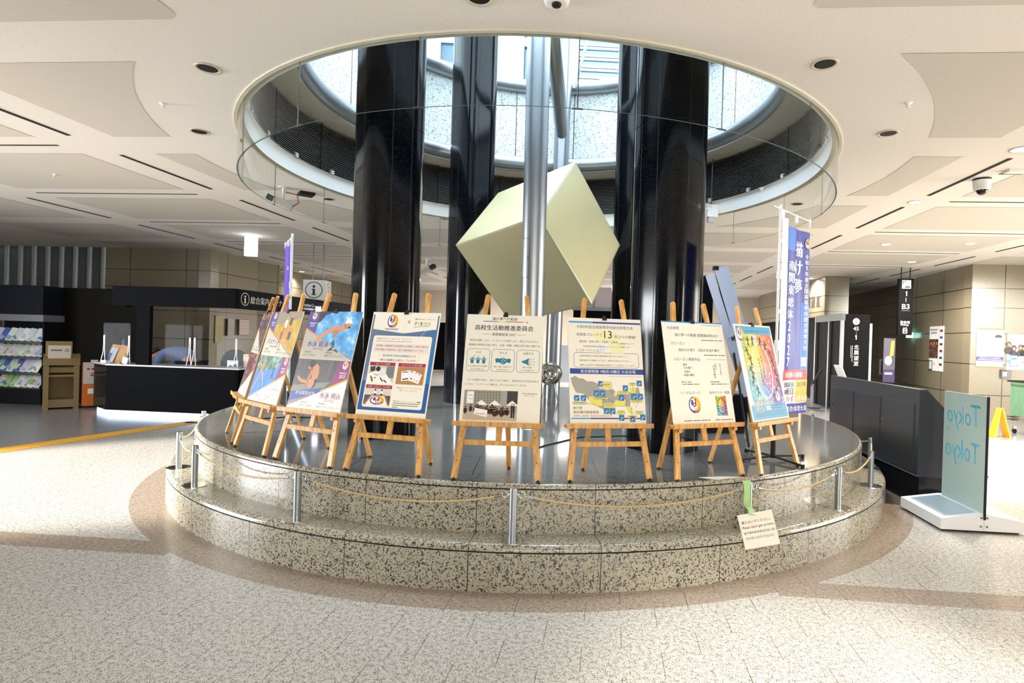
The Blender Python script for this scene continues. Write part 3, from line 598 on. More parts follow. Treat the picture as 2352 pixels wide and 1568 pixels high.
def d_map(s):
    T = s.text
    s.rect(8, 28, 590, 42, NAVY); s.rect(8, 28, 200, 42, SKY, 2); s.rect(8, 780, 590, 790, NAVY); s.rect(8, 780, 160, 790, SKY, 2)
    pale = K('f0ecb8', 'pale yellow wash'); s.poly([(190, 100), (290, 95), (420, 130), (400, 200), (300, 180), (230, 190)], pale); s.poly([(330, 200), (470, 190), (440, 290), (350, 300)], pale); s.poly([(240, 210), (320, 230), (260, 300)], K('dde6ee', 'pale blue wash'))
    T('令和9年度全国高等学校総合体育大会', 68, 528, 72, BLK); T('南関東ブロックで', 68, 270, 134, BLK); T('13', 290, 352, 130, BLK); T('年ぶりの開催！', 372, 550, 146, BLK)
    T('東京都・神奈川県・千葉県・山梨県', 88, 398, 190, INK); T('の南関東ブロックで', 402, 530, 200, INK); T('全国高等学校総合体育大会（インターハイ）を開催します！', 118, 500, 228, INK)
    T('インターハイとは ？', 56, 262, 260, BLK); s.frame(40, 278, 562, 396, 22, 3, NAVY, PAP, 1)
    T('全国の高校生が日頃の練習成果を競い合う大会として', 86, 468, 304, INK, 4); T('昭和38年から開催されており、競技力の向上だけでなく、', 86, 494, 340, INK, 4); T('仲間との交流や人間的成長を目指すことも目的としています。', 86, 530, 376, INK, 4)
    s.rect(8, 404, 594, 446, NAVY); T('東京都開催 9競技10種目 大会会場', 90, 530, 425, WHT, bold=.02); s.line(310, 462, 580, 462, 3, GRY)
    s.poly([(12, 478), (50, 462), (72, 480), (110, 482), (140, 504), (180, 502), (222, 520), (230, 552), (300, 568), (340, 558), (376, 600), (470, 585), (545, 540), (560, 600), (540, 660), (480, 640), (470, 700), (420, 690), (350, 660), (318, 700), (322, 770), (296, 730), (200, 690), (150, 650), (110, 600), (50, 590), (20, 520)], GRY)
    for pts in ([(150, 620), (200, 618), (250, 640), (255, 690), (190, 690), (150, 660)], [(350, 650), (440, 640), (430, 690), (360, 690)], [(345, 590), (372, 580), (370, 610), (350, 620)], [(470, 550), (530, 545), (520, 590), (480, 590)], [(430, 690), (490, 700), (500, 760), (455, 740)], [(500, 640), (520, 640), (505, 690)]): s.poly(pts, YEL, 2)
    for x0, y0, x1, y1 in ((252, 505, 332, 555), (180, 622, 300, 640), (20, 660, 136, 680), (262, 668, 355, 706), (376, 574, 468, 602), (472, 510, 528, 532), (472, 640, 578, 662), (365, 724, 428, 756), (445, 762, 524, 786), (510, 728, 578, 752)):
        s.frame(x0, y0, x1, y1, 6, 2, BLUE, YEL, 3); s.line(x0 + 10, (y0 + y1)/2 - 5, x1 - 10, (y0 + y1)/2 - 5, 3, INK, 5); s.line(x0 + 14, (y0 + y1)/2 + 5, x1 - 20, (y0 + y1)/2 + 5, 2, INK, 5)
    for x, y in ((226, 500), (188, 572), (236, 572), (34, 610), (86, 610), (262, 708), (312, 708), (420, 530), (386, 606), (534, 492), (486, 595), (538, 595), (380, 758), (466, 786 - 30 + 12), (548, 754)):
        s.frame(x, y, x + 42, y + 44, 5, 2, INK, BLUE, 3); s.ell(x + 23, y + 13, 4, 4, INK, 6, 8); s.path([(x + 12, y + 38), (x + 22, y + 26), (x + 21, y + 18), (x + 32, y + 24)], 4, WHT, 6); s.path([(x + 22, y + 26), (x + 32, y + 36)], 4, INK, 6)
    for a in ((310, 556, 344, 604), (300, 640, 345, 660), (136, 672, 200, 680), (355, 690, 430, 692), (440, 606, 444, 660), (500, 534, 506, 580), (478, 700, 480, 760), (540, 664, 516, 700)): s.line(*a, 2, INK, 4)
    T('東京都', 26, 96, 706, BLK); T('競技種目開催期間', 26, 222, 738, BLK); T('令和9年（2027年）7月28日から8月20日まで', 26, 318, 766, BLK)
def d_slogan(s):
    T = s.text
    def tiny(x0, x1, y):                    # lines of print too small to read
        x = x0; r = random.Random(int(x0 + y))
        while x < x1 - 6: w_ = 5 + r.random()*16; s.line(x, y, min(x + w_, x1), y, 7, K('55524c', 'small grey print'), 2); x += w_ + 2.5 + 8*(r.random() < .2)
    s.rect(0, 0, 594, 10, BLUE); T('令和9年度全国高等学校総合体育大会', 384, 576, 26, NAVY)
    T('大会愛称', 44, 160, 56, NAVY, bold=.01); T('描け夢への軌跡 南関東総体2027', 110, 536, 112, BLK, bold=.01); tiny(360, 574, 152)
    T('スローガン', 62, 196, 182, NAVY, bold=.01); T('挑め力の限り　目指せ永遠の輝き', 130, 530, 236, BLK, bold=.01); tiny(372, 588, 276)
    T('スローガン揮毫作品', 72, 326, 312, NAVY, bold=.01); s.line(384, 312, 580, 312, 4, GRY)
    for st, x0, x1, y in (('挑め', 152, 192, 356), ('力の限り', 154, 236, 382), ('目指せ', 160, 214, 412), ('永遠の輝き', 150, 252, 440)): T(st, x0, x1, y, BLK, bold=.03, shear=.12)
    s.vtext('挑め力の限り', 516, 344, 444, BLK, bold=.03); s.vtext('目指せ', 472, 344, 396, BLK, bold=.03); s.vtext('永遠の輝き', 452, 356, 470, BLK, bold=.03)
    tiny(120, 218, 496); tiny(126, 296, 514); tiny(398, 492, 496); tiny(404, 580, 514)
    T('シンボルマーク', 100, 284, 582, NAVY, bold=.01); T('総合ポスター図案', 374, 574, 582, NAVY, bold=.01); emblem(s, 218, 678, 56, 66)
    s.rect(426, 610, 528, 768, RAINBOW_SMALL, 2)
    for i in range(16):
        a = i*2*pi/16; s.ell(477 + 38*cos(a), 690 + 62*sin(a), 4 + i % 3, 8, BLK, 3, 7)
    s.path([(455, 720), (470, 740), (492, 740), (505, 720)], 3, WHT, 3)
    tiny(104, 352, 800); tiny(400, 586, 800)
def d_rainbow(s):
    T = s.text; s.rect(16, 14, 580, 84, K('3d93bd', 'teal blue ink')); emblem(s, 70, 84, 56, 62, 4); T('令和9年度全国高等学校総合体育大会', 150, 400, 58, INK); T('インターハイ', 408, 550, 54, INK, bold=.03)
    s.rect(60, 84, 570, 690, RAINBOW, 1)
    for k in range(36):
        a0, a1 = radians(-90 + k*10), radians(-80 + k*10); s.line(318 + 138*cos(a0), 400 + 236*sin(a0), 318 + 138*cos(a1), 400 + 236*sin(a1), 9, WHT, 2)
    rnd = random.Random(11)
    def fig(x, y):                            # brushed ink shapes of athletes in motion
        a = rnd.random()*6.28; s.ell(x, y - 34, 9, 11, BLK, 3, 9)
        def limb(x0, y0, an, L_, w0, w1):
            x1, y1 = x0 + L_*cos(an), y0 + L_*sin(an); nx, ny = -sin(an), cos(an); s.poly([(x0 + nx*w0, y0 + ny*w0), (x1 + nx*w1, y1 + ny*w1), (x1 - nx*w1, y1 - ny*w1), (x0 - nx*w0, y0 - ny*w0)], BLK, 3); return x1, y1
        tl_ = rnd.uniform(1.1, 2.0); hx, hy = limb(x, y - 26, tl_, 40, 11, 8)
        for d in (-1, 1):
            kx, ky = limb(hx, hy, tl_ + d*rnd.uniform(.25, .9), 26, 8, 5); limb(kx, ky, tl_ + d*.3 + rnd.uniform(-.7, .9), 28, 5, 2.5)
            ex_, ey_ = limb(x, y - 20, tl_ + d*rnd.uniform(.9, 1.9), 20, 5, 4); limb(ex_, ey_, tl_ + d*rnd.uniform(.3, 2.2), 20, 4, 2)
        for k in range(3): s.ell(x + rnd.uniform(-30, 30), y + rnd.uniform(-40, 50), rnd.uniform(2, 6), rnd.uniform(3, 9), BLK, 3, 7)
    for x, y in ((168, 150), (116, 240), (150, 320), (124, 400), (146, 480), (165, 570), (250, 140), (372, 150), (440, 190), (486, 265), (505, 340), (512, 430), (520, 510), (480, 590), (410, 640)): fig(x, y)
    s.ell(262, 128, 34, 30, K('b9c2dc', 'pale violet'), 2, 14)
    for i, st in enumerate(('挑め力の限り', '目指せ永遠の輝き')): s.vtext(st, 330 - 46*i, 270 + 20*i, 470 + 70*i, BLK, bold=.02)
    s.ell(478, 640, 60, 70, VIO, 2, 18); s.ell(474, 630, 34, 44, K('d7c5e0', 'pale lilac'), 3, 14)
    T('南関東総体', 70, 372, 668, WHT, 5, bold=.07, h=52); T('南関東総体', 74, 368, 668, BLK, 6, bold=.0, h=48)
    s.rect(16, 690, 580, 812, K('3d93bd', 'teal blue ink'), 2); T('2027', 60, 220, 722, WHT, 5, bold=.07, h=56); T('2027', 64, 216, 722, BLK, 6, h=50)
    for y in (706, 726): s.rect(246, y, 316, y + 14, K('e8d9a0', 'cream ink'), 4)
    for i, y in enumerate((708, 728, 752, 768, 784)): s.line(340 if i < 2 else 60, y, 545 - 40*(i % 2), y, 5 if i < 2 else 3, INK, 4)
def d_support(s):
    T = s.text
    s.rect(8, 0, 586, 786, BLUE, 0); s.rect(8, 560, 586, 786, K('245a9e', 'deep blue ink'), 1)
    s.poly([(0, -2), (594, -2), (594, 20), (574, 20), (574, 132), (300, 170), (22, 140), (22, 20), (0, 20)], PAP, 2)
    emblem(s, 186, 72, 46, 54, 4); s.line(124, 134, 250, 134, 3, BLK, 4); s.line(134, 142, 240, 142, 4, BLK, 4); s.line(318, 62, 342, 90, 4, RED, 4); s.line(342, 62, 318, 90, 4, RED, 4)
    T('教育庁サポートオフィス', 380, 548, 52, INK, 4)
    for ch, x, m_ in (('P', 384, K('4d8f3c', 'green ink')), ('a', 408, YEL), ('l', 434, RED), ('e', 446, YEL), ('t', 468, NAVY), ('t', 484, SKY), ('e', 500, GOLD)): T(ch, x, x + (18 if ch not in 'lt' else 9), 88, m_, 4, bold=.02, h=30 if ch in 'Pltt' else 22)
    s.path([(374, 120), (420, 112), (510, 106)], 3, K('4d8f3c', 'green ink'), 4)
    s.rrect(42, 192, 552, 762, 18, PAP, 3)
    T('教育庁サポートオフィス「パレット」', 72, 374, 218, RED, 5); s.line(68, 238, 378, 238, 3, RED, 5)
    s.rrect(58, 256, 536, 330, 12, K('efdcd2', 'pale pink wash'), 4); T('知的障害、精神障害又は身体障害のある職員が、教育庁や都立学', 76, 528, 274, BLK, 5); T('校等の職員から依頼を受け、幅広い業務支援を行っています。', 74, 500, 306, BLK, 5)
    T('東京都実行委員会事務局', 148, 376, 352, BLUE, 5, bold=.02); T('からも', 380, 440, 352, RED, 5, bold=.02); T('様々な業務をお受けしています！', 134, 446, 388, RED, 5, bold=.02)
    for x, d in ((112, 1), (470, -1)):
        for k in range(3): s.line(x + k*4*d, 350 + 18*k, x + d*(12 - 6*k), 342 + 22*k, 2.5, RED, 5)
    for x0, y0, w_, st in ((52, 408, 222, 'スローガンの揮毫'), (300, 408, 232, 'オリジナルメモ帳の印刷'), (52, 588, 226, '大判シンボルマークの作成')):
        s.rect(x0, y0, x0 + w_, y0 + 28, RED, 5); T(st, x0 + w_/2 - len(st)*8, x0 + w_/2 + len(st)*8, y0 + 14, WHT, 6, bold=.01)
    s.rect(52, 438, 274, 572, K('cfc9bb', 'printed office'), 5); s.rect(206, 438, 274, 530, K('7c8082', 'printed cabinet'), 6); s.poly([(52, 500), (180, 470), (274, 572), (52, 572)], WHT, 7); s.ell(132, 462, 20, 20, BLK, 9, 14); s.poly([(140, 462), (190, 450), (206, 500), (160, 530), (130, 500)], K('e6e4e0', 'printed shirt'), 8); s.poly([(60, 448), (104, 440), (108, 476), (70, 488)], K('3a3c44', 'printed chair'), 7)
    s.poly([(70, 520), (84, 518), (106, 560), (90, 566)], K('8a6038', 'brown ink'), 9); s.path([(106, 536), (124, 530)], 7, BLK, 9); s.path([(160, 530), (186, 560)], 9, BLK, 9); s.path([(192, 548), (222, 566)], 9, BLK, 9); s.path([(100, 506), (140, 512)], 7, SKIN, 9)
    s.rect(300, 438, 532, 574, K('b88450', 'printed table'), 5)
    for k, (x, y, a) in enumerate(((440, 470, .3), (410, 466, .2), (380, 462, .08), (336, 474, -.12))): 
        q = lambda px, py: (x + px*cos(a) - py*sin(a), y + px*sin(a) + py*cos(a)); s.poly([q(0, 0), q(78, 0), q(78, 76), q(0, 76)], WHT, 6 + 2*k); s.line(*q(8, 8), *q(60, 8), 6, NAVY, 7 + 2*k); s.line(*q(10, 64), *q(60, 60), 10, PUR, 7 + 2*k)
    s.rect(52, 618, 278, 744, K('d8d2c4', 'printed wall'), 5); s.rect(52, 668, 278, 744, K('55565a', 'printed carpet'), 6); s.poly([(52, 744), (110, 664), (230, 664), (278, 744)], K('b9744a', 'printed bench'), 7); s.poly([(70, 744), (118, 674), (224, 674), (262, 744)], WHT, 8); emblem(s, 168, 708, 62, 34, 9)
    for x in (140, 196): s.ell(x, 628, 7, 8, BLK, 8, 8); s.rect(x - 12, 636, x + 12, 656, WHT, 8); s.rect(x - 10, 656, x + 10, 668, BLK, 8)
    T('教育庁サポートオフィス「パレット」', 318, 524, 602, RED, 5); T('▼ホームページはこちら', 346, 490, 622, RED, 5)
    T('教育庁サポートオフィス「パレット」は、', 306, 500, 704, BLK, 5); s.line(506, 704, 536, 704, 6, BLK, 5)
    for y, x1 in ((720, 534), (736, 528), (752, 360)): 
        for k in range(int((x1 - 306)/12)): s.line(306 + 12*k, y, 315 + 12*k, y, 6, K('55524c', 'small grey print'), 5)
def sport(top_m, bot_m, t1, e1, t2, e2, figs):
    def draw(s):
        T = s.text; s.rect(0, 0, 594, 410, PAP, 0); s.poly([(0, 0), (594, 0), (594, 398), (0, 146)], top_m, 1); s.poly([(0, 0), (120, 0), (120, 196), (0, 146)], PUR, 2)
        s.poly([(0, 146), (180, 222), (180, 236), (0, 160)], ORG, 3); s.line(180, 229, 594, 404, 5, TEAL, 3); emblem(s, 68, 44, 30, 36, 4); T('南関東総体', 26, 104, 104, WHT, 4); T('2027', 40, 90, 126, WHT, 4)
        T(t1, 60, 60 + 48*len(t1)*1.0, 282, PUR, 3, bold=.03); T(e1, 130, 250, 324, VIO, 3, shear=.2); 
        for x, a, b in ((46, '競技日程', '8.17～8.20'), (288, '競技会場', '東京アクアティクスセンター')): T(a, x + 8, x + 78, 352, BLK, 3); T(b, x, x + (130 if x < 200 else 270), 378, BLK, 3, h=None if x > 200 else 15)
        s.poly([(0, 412), (594, 412), (594, 560), (0, 800)], bot_m, 1); s.poly([(480, 412), (594, 412), (594, 560), (420, 632)], MAG, 2); s.poly([(594, 556), (380, 646), (380, 660), (594, 572)], GOLD, 3); s.line(0, 806, 380, 654, 5, RED, 3)
        emblem(s, 542, 452, 32, 40, 4); T('南関東総体', 498, 576, 512, WHT, 4); T('2027', 500, 570, 540, WHT, 4)
        T(t2, 340, 566, 700, MAG, 3, bold=.03); T(e2, 400, 500, 740, K('c8508c', 'rose ink'), 3, shear=.2); T('競技日程', 150, 220, 768, BLK, 3); T('8.17～8.20', 146, 276, 794, BLK, 3, h=15); T('競技会場', 346, 416, 768, BLK, 3); T('東京アクアティクスセンター', 330, 584, 794, BLK, 3)
        figs(s)
    return draw
def f_swim(s):
    s.poly([(150, 232), (210, 180), (290, 130), (400, 120), (440, 100), (460, 140), (420, 170), (330, 160), (250, 200), (170, 262)], SKIN, 4); s.poly([(330, 160), (400, 150), (350, 215), (320, 225)], K('b5754a', 'darker skin ink'), 5)
    s.ell(470, 100, 40, 38, WHT, 5, 18, -180, 0); s.ell(468, 112, 36, 36, SKIN, 4, 16); s.ell(486, 134, 16, 10, BLK, 6, 10); s.poly([(300, 400 - 60), (340, 300), (360, 330), (430, 352), (400, 320)], INK, 2)
    s.poly([(0 + 120, 0), (300, 0), (200, 30), (150, 90), (120, 100)], INK, 2); s.poly([(320, 270), (350, 240), (372, 280), (360, 320)], K('24406a', 'dark blue shade'), 2)
    s.rect(300, 424, 304, 600, K('222024', 'dark seam'), 2); s.poly([(0, 640), (420, 590), (330, 674), (0, 800)], K('8a847e', 'printed deck'), 2); s.poly([(0, 690), (360, 640), (300, 690), (0, 770)], NAVY, 3); s.text('水泳競技大会', 60, 280, 694, WHT, 4, bold=.02)
    s.poly([(190, 470), (232, 448), (262, 470), (276, 530), (262, 590), (236, 600), (200, 560), (196, 520)], SKIN, 5); s.ell(176, 452, 34, 32, BLK, 6, 14); s.ell(160, 478, 22, 20, K('c08058', 'skin shade'), 5, 12)
    s.poly([(180, 500), (206, 510), (176, 590), (150, 600)], K('c08058', 'skin shade'), 6); s.poly([(30, 560), (52, 556), (90, 580), (180, 590), (176, 620), (90, 610), (56, 590)], SKIN, 6); s.ell(218, 612, 46, 44, SKIN, 6, 16); s.poly([(240, 580), (266, 574), (262, 630), (236, 656), (226, 650), (246, 620)], BLK, 7)
def f_hand(s):
    for x, y, c in ((330, 60, 'd8d4d0'), (420, 40, '4a3a4a'), (300, 170, 'b04a3a'), (450, 170, '3a3c60')):
        m_ = K(c, None); s.ell(x, y, 20, 22, SKIN, 3, 10); s.poly([(x - 30, y + 20), (x + 26, y + 18), (x + 20, y + 90), (x - 22, y + 90)], m_, 3); s.path([(x - 10, y + 88), (x - 44, y + 170)], 18, SKIN, 3); s.path([(x + 8, y + 88), (x + 20, y + 180)], 18, SKIN, 3); s.path([(x - 24, y + 30), (x - 60, y + 80)], 12, SKIN, 3)
    s.poly([(120, 0), (594, 0), (594, 60), (120, 130)], K('8d8470', 'printed gym wall'), 2)
    s.poly([(0, 412), (480, 412), (420, 520), (0, 560)], GREEN, 2); s.ell(120, 470, 16, 18, SKIN, 4, 10); s.poly([(96, 484), (140, 488), (130, 560), (100, 556)], ORG, 4); s.path([(112, 556), (70, 650)], 18, SKIN, 4); s.path([(70, 650), (40, 720)], 14, SKIN, 4); s.path([(124, 556), (180, 620)], 16, SKIN, 4); s.path([(100, 496), (60, 540)], 12, SKIN, 4); s.line(150, 560, 260, 740, 4, WHT, 3)
    s.path([(360, 500), (350, 560), (340, 610)], 14, INK, 4); s.path([(352, 560), (376, 610)], 12, INK, 4); s.ell(362, 490, 10, 12, SKIN, 4, 8)
def f_bike(s):
    for x in (180, 320, 440): s.ell(x, 120, 26, 60, K('4a2d4e', None), 3, 12); s.ell(x, 50, 18, 20, SKIN, 3, 10)
    for x in (120, 240, 330): s.ell(x, 520, 30, 70, K('7a2440', None), 3, 12); s.ell(x, 446, 18, 20, SKIN, 3, 10)
plc = [  # mid of the front feet, yaw, rear foot offset
 (-2.724, 5.190, -58, (0.638, 0.039)), (-2.280, 4.639, -43, (0.560, 0.193)), (-1.710, 4.253, -28, (0.415, 0.270)), (-1.063, 4.002, -17, (0.280, 0.319)), (-0.261, 3.847, -4, (0.068, 0.396)), (0.522, 3.905, 9, (-0.164, 0.328)), (1.265, 4.040, 21, (-0.319, 0.280)), (1.903, 4.340, 39, (-0.483, 0.241))]
inf = [('leftmost pine easel, seen edge-on at the left rim', 'sports poster seen almost edge-on on the leftmost easel', sport(CROWD, CROWD, '', '', '', '', f_bike)),
 ('second pine easel from the left, holding the yellow and blue court poster', 'sports poster with yellow court above and blue court below', sport(SAND, COURT, 'バスケット', 'Basketball', 'ハンドボール', 'Handball', f_hand)),
 ('pine easel holding the swimming and diving poster', 'sports poster with swimmer above and diver below', sport(WATER, GYM, '水泳 競泳', 'Swimming', '水泳 飛込', 'Diving', f_swim)),
 ('pine easel holding the blue bordered notice', 'blue bordered notice board with small office photographs', d_support),
 ('pine easel holding the cream board with teal icons and group photo', 'cream board with three teal icon boxes and a group photo', d_school),
 ('pine easel holding the board with a grey and yellow map', 'cream board with blue banner line over a grey and yellow map', d_map),
 ('pine easel holding the cream slogan board in front of the right pillar', 'cream slogan board with oval emblem and small rainbow picture', d_slogan),
 ('rightmost pine easel, holding the rainbow coloured poster', 'rainbow coloured sports artwork poster with teal bottom band', d_rainbow)]
for (x, y, yw, rr_), (le, lp, dr) in zip(plc, inf): easel(x, y, radians(yw), rr_, le, 'poster_board', lp, dr)
# ------------------------------------------------------------------ low stanchions and ropes round the rim
G1 = 'low steel stanchions on the lower step'; G2 = 'thin ropes between the low stanchions'
spts = [(-3.75, 8.9, 'leftmost, half hidden behind the platform'), (-3.83, 6.85, 'at the far left behind another post'), (-3.30, 5.42, 'with rope loops at the left edge of the step'), (-2.80, 4.82, 'at the left bend of the step'), (-1.63, 4.03, 'below the swimming poster'), (-.131, 3.70, 'at the front below the teal icon board'), (1.50, 4.0, 'with green tape and hanging notice'), (2.46, 4.53, 'right of the hanging notice'), (3.13, 5.28, 'beside the black display desk'), (3.52, 6.08, 'behind the rightmost front posts'), (4.0, 8.0, 'far right, only its top showing')]
def snap(x, y): 
    a = atan2(y - 7.63, x); return 3.965*cos(a), 7.63 + 3.965*sin(a), a
HS = .325
proto = None; tops = []
for x, y, lb in spts:
    x, y, a = snap(x, y); tops.append((x, y, a))
    L_ = 'low steel stanchion ' + lb
    if proto is None:
        proto = thing('rope_stanchion', L_, 'stanchion', (x, y, .298), a, G1)
        mb = MB(); mb.cyl((0, 0, 0), (0, 0, .005), .1, chrome, n=36); mb.build('base_plate', proto)
        mb = MB(); mb.cyl((0, 0, .005), (0, 0, HS), .024, steel, n=24); mb.cyl((0, 0, HS), (0, 0, HS + .004), .021, chrome, n=24); mb.build('post', proto)
        for s_ in (-1, 1):
            mb = MB(); mb.cyl((0, s_*.022, HS - .035), (0, s_*.034, HS - .035), .004, chrome, n=8); mb.ring((0, s_*.053, HS - .035), .019, .0028, chrome, 'x', 16); mb.build('ring', proto)
    else:
        c = copy_tree(proto); c.location = (x, y, .298); c.rotation_euler.z = a; c['label'] = L_
rope_m = NT('tan twisted rope'); v = rope_m.obj(); wv = rope_m.n('TexWave', Scale=38., Distortion=.5); wv.bands_direction = 'DIAGONAL'; rope_m.l(v, wv.inputs['Vector'])
rope_m.l(rope_m.ramp(wv.outputs['Fac'], [(.2, '9a7a48'), (.6, 'd8c08c')]), rope_m.b.inputs['Base Color']); rope_m.b.inputs['Roughness'].default_value = .7
rl = ['from the far left post', 'between the two left posts', 'between left edge posts', 'sagging left of the front', 'sagging at the front left', 'sagging at the front right under the map board', 'right of the hanging notice', 'beside the black display desk', 'between the right rear posts', 'to the far right post']
for i, ((x0, y0, a0), (x1, y1, a1)) in enumerate(zip(tops, tops[1:])):
    p = Vector((x0 - sin(a0)*.074, y0 + cos(a0)*.074, .298 + HS - .045)); q = Vector((x1 + sin(a1)*.074, y1 - cos(a1)*.074, .298 + HS - .045))
    d = (q - p).length; sag = .05*d + .015; N = 24; d_ = (q - p).normalized()
    def at_(t): 
        r = p + (q - p)*t; r.z -= 4*sag*t*(1 - t); return r
    rp = thing('barrier_rope', 'thin tan rope ' + rl[i], 'rope', p, 0, G2)
    mb = MB(); pts = [at_(.045/d + (1 - .09/d)*k/N) - p for k in range(N + 1)]; mb.tube(pts, .0062, rope_m.m, 8); mb.build('cord', rp)
    for e0, e1 in ((0, .05/d), (1, 1 - .05/d)):
        mb = MB(); u_, w_ = at_(e0) - p, at_(e1) - p; mb.cyl(u_ + (w_ - u_)*.25, w_, .009, steel, n=12); mb.cyl(u_, u_ + (w_ - u_)*.3, .003, chrome, n=8); mb.build('end_ferrule', rp)
# notice hung with green tape
tx, ty, ta = tops[6]
nt = thing('hanging_notice', 'white four-language notice hung crookedly by green tape from a stanchion', 'notice', (tx, ty, .298))
mb = MB(); R = Matrix.Rotation(radians(-6), 3, 'Z') @ Matrix.Rotation(radians(-13), 3, 'Y') @ Matrix.Rotation(radians(-14), 3, 'X')
SW, SH = .235, .225
ex, ey, en = R @ Vector((1, 0, 0)), R @ Vector((0, 0, 1)), R @ Vector((0, -1, 0))
c0 = Vector((1.528 - tx, 3.80 - ty, .345 - .298)); cor = [c0 + ex*a*SW/2 + ey*b_*SH/2 for a, b_ in ((-1, -1), (1, -1), (1, 1), (-1, 1))]
mb.add(cor + [p - en*.003 for p in cor], [(0, 1, 2, 3), (7, 6, 5, 4), (0, 4, 5, 1), (1, 5, 6, 2), (2, 6, 7, 3), (3, 7, 4, 0)], PAP)
sh = Sheet(mb, c0 - ex*SW/2 + ey*SH/2, ex, ey, en)
sh.text('乗らないでください。', 16, 210, 55, BLK, bold=.005); sh.text("Please don't get on here.", 14, 228, 90, BLK, bold=.015); sh.text('請不要依靠或者坐在這上面。', 16, 228, 124, BLK); sh.text('여기에 오르지 마십시오.', 22, 215, 160, BLK)
mb.build('card', nt)
grn = M('light green tape', 'b0d88c', .35, vary=.12, scale=60)
q_ = c0 + ey*(SH/2 - .02) + en*.004; mb = MB(); zs = [.334, .331, .30, .25, .20, .165, q_.z + .03, q_.z]; pr = [(0, .012), (-.004, -.027), (-.004, -.028), (0, -.027), (-.004, -.029), (.002, -.028), (q_.x, q_.y*.8 - .0), (q_.x, q_.y)]
vs = []
for z, (dx, yy_) in zip(zs, pr): 
    for s_ in (-1, 1): vs.append((dx - .018 + s_*(.03 if z > .33 else .022), yy_, z))
mb.add(vs, [(2*k, 2*k + 1, 2*k + 3, 2*k + 2) for k in range(len(zs) - 1)], grn); mb.add([(v_[0], v_[1] + .001, v_[2]) for v_ in vs], [(2*k + 2, 2*k + 3, 2*k + 1, 2*k) for k in range(len(zs) - 1)], grn); mb.build('tape', nt)
mb = MB(); q = [(1.182, 4.07), (1.366, 4.11), (1.525, 4.115), (1.30, 4.01)]; mb.prism(q, Z2 + .0005, Z2 + .002, PAP)
tag(mb.build('paper_sheet'), 'white sheet of paper lying flat on the platform under the slogan easel', 'paper')
mb = MB(); mb.tube([(.03, 5.05, Z2 + .006), (.06, 5.1, Z2 + .006), (.30, 5.44, Z2 + .006), (.45, 5.62, Z2 + .006), (.80, 5.72, Z2 + .006), (1.3, 5.86, Z2 + .006)], .006, RUB); tag(mb.build('cable'), 'black cable running over the platform behind the map board', 'cable')
# ------------------------------------------------------------------ banners on poles
PURB = K('22349a', 'royal blue cloth'); CLW = K('f2f2f4', 'white cloth'); LBL = K('2f6fd0', 'light blue cloth')
class Banner(Sheet):
    def __init__(s, mb, org, ex, en, amp): super().__init__(mb, org, ex, (0, 0, 1), en); s.amp = amp
    def p(s, x, y, L):
        w_ = s.amp*(sin(x*.0125 + y*.0011) + .35*sin(x*.03 + 1 - y*.002))
        return s.o + s.x*x - s.y*y + s.n*(w_ + L*.0009)
    def rect(s, x0, y0, x1, y1, mt, L=1):
        nx = max(1, int((x1 - x0)/18)); ny = max(1, int((y1 - y0)/120))
        for i in range(nx):
            for j in range(ny): Sheet.rect(s, x0 + (x1 - x0)*i/nx, y0 + (y1 - y0)*j/ny, x0 + (x1 - x0)*(i + 1)/nx, y0 + (y1 - y0)*(j + 1)/ny, mt, L)
def pole_banner(x, y, dirv, lb, H, draw, cw, amp, lbb):
    b_ = thing('banner_stand', lb, 'banner stand', (x, y, Z2))
    d = Vector(dirv).normalized(); n = Vector((d.y, -d.x, 0)); pm = M('white banner pole', 'e4e6e8', .3)
    mb = MB()
    for k in range(4):
        a = radians(20 + 90*k); mb.bar((0, 0, .035), (.33*cos(a), .33*sin(a), .02), .02, .014, RUB, (0, 0, 1)); mb.cyl((.33*cos(a), .33*sin(a), 0), (.33*cos(a), .33*sin(a), .03), .016, RUB, n=10)
    mb.cyl((0, 0, .02), (0, 0, .32), .022, RUB, r1=.018, n=14); mb.build('base', b_)
    mb = MB(); mb.cyl((0, 0, .3), (0, 0, H*.45), .0155, pm, n=14); mb.cyl((0, 0, H*.45), (0, 0, H), .0115, pm, n=14); mb.cyl((0, 0, H*.43), (0, 0, H*.47), .02, pm, n=14); mb.cyl((0, 0, H*.71), (0, 0, H*.74), .018, pm, n=14); mb.build('pole', b_)
    mb = MB(); mb.cyl(-d*.10 + Vector((0, 0, H - .03)), d*(cw + .05) + Vector((0, 0, H - .06)), .006, pm, n=10); mb.build('cross_arm', b_)
    mb = MB(); bn = Banner(mb, Vector((0, 0, H - .10)) + d*.03, d, n, amp); bn.Wd = cw*1000; draw(bn); fl = mb.build('flag', b_)
    mb = MB()
    for t_ in (.03, .5, .97): 
        q = d*(.03 + cw*t_); mb.box((q.x, q.y, H - .075), (.02, .02, .07), CLW, Matrix.Rotation(atan2(d.y, d.x), 3, 'Z'))
    for z in (.3, .6, .9): mb.box((d.x*.02, d.y*.02, H - z), (.05, .012, .03), CLW, Matrix.Rotation(atan2(d.y, d.x), 3, 'Z'))
    mb.build('loop', b_)
    return b_
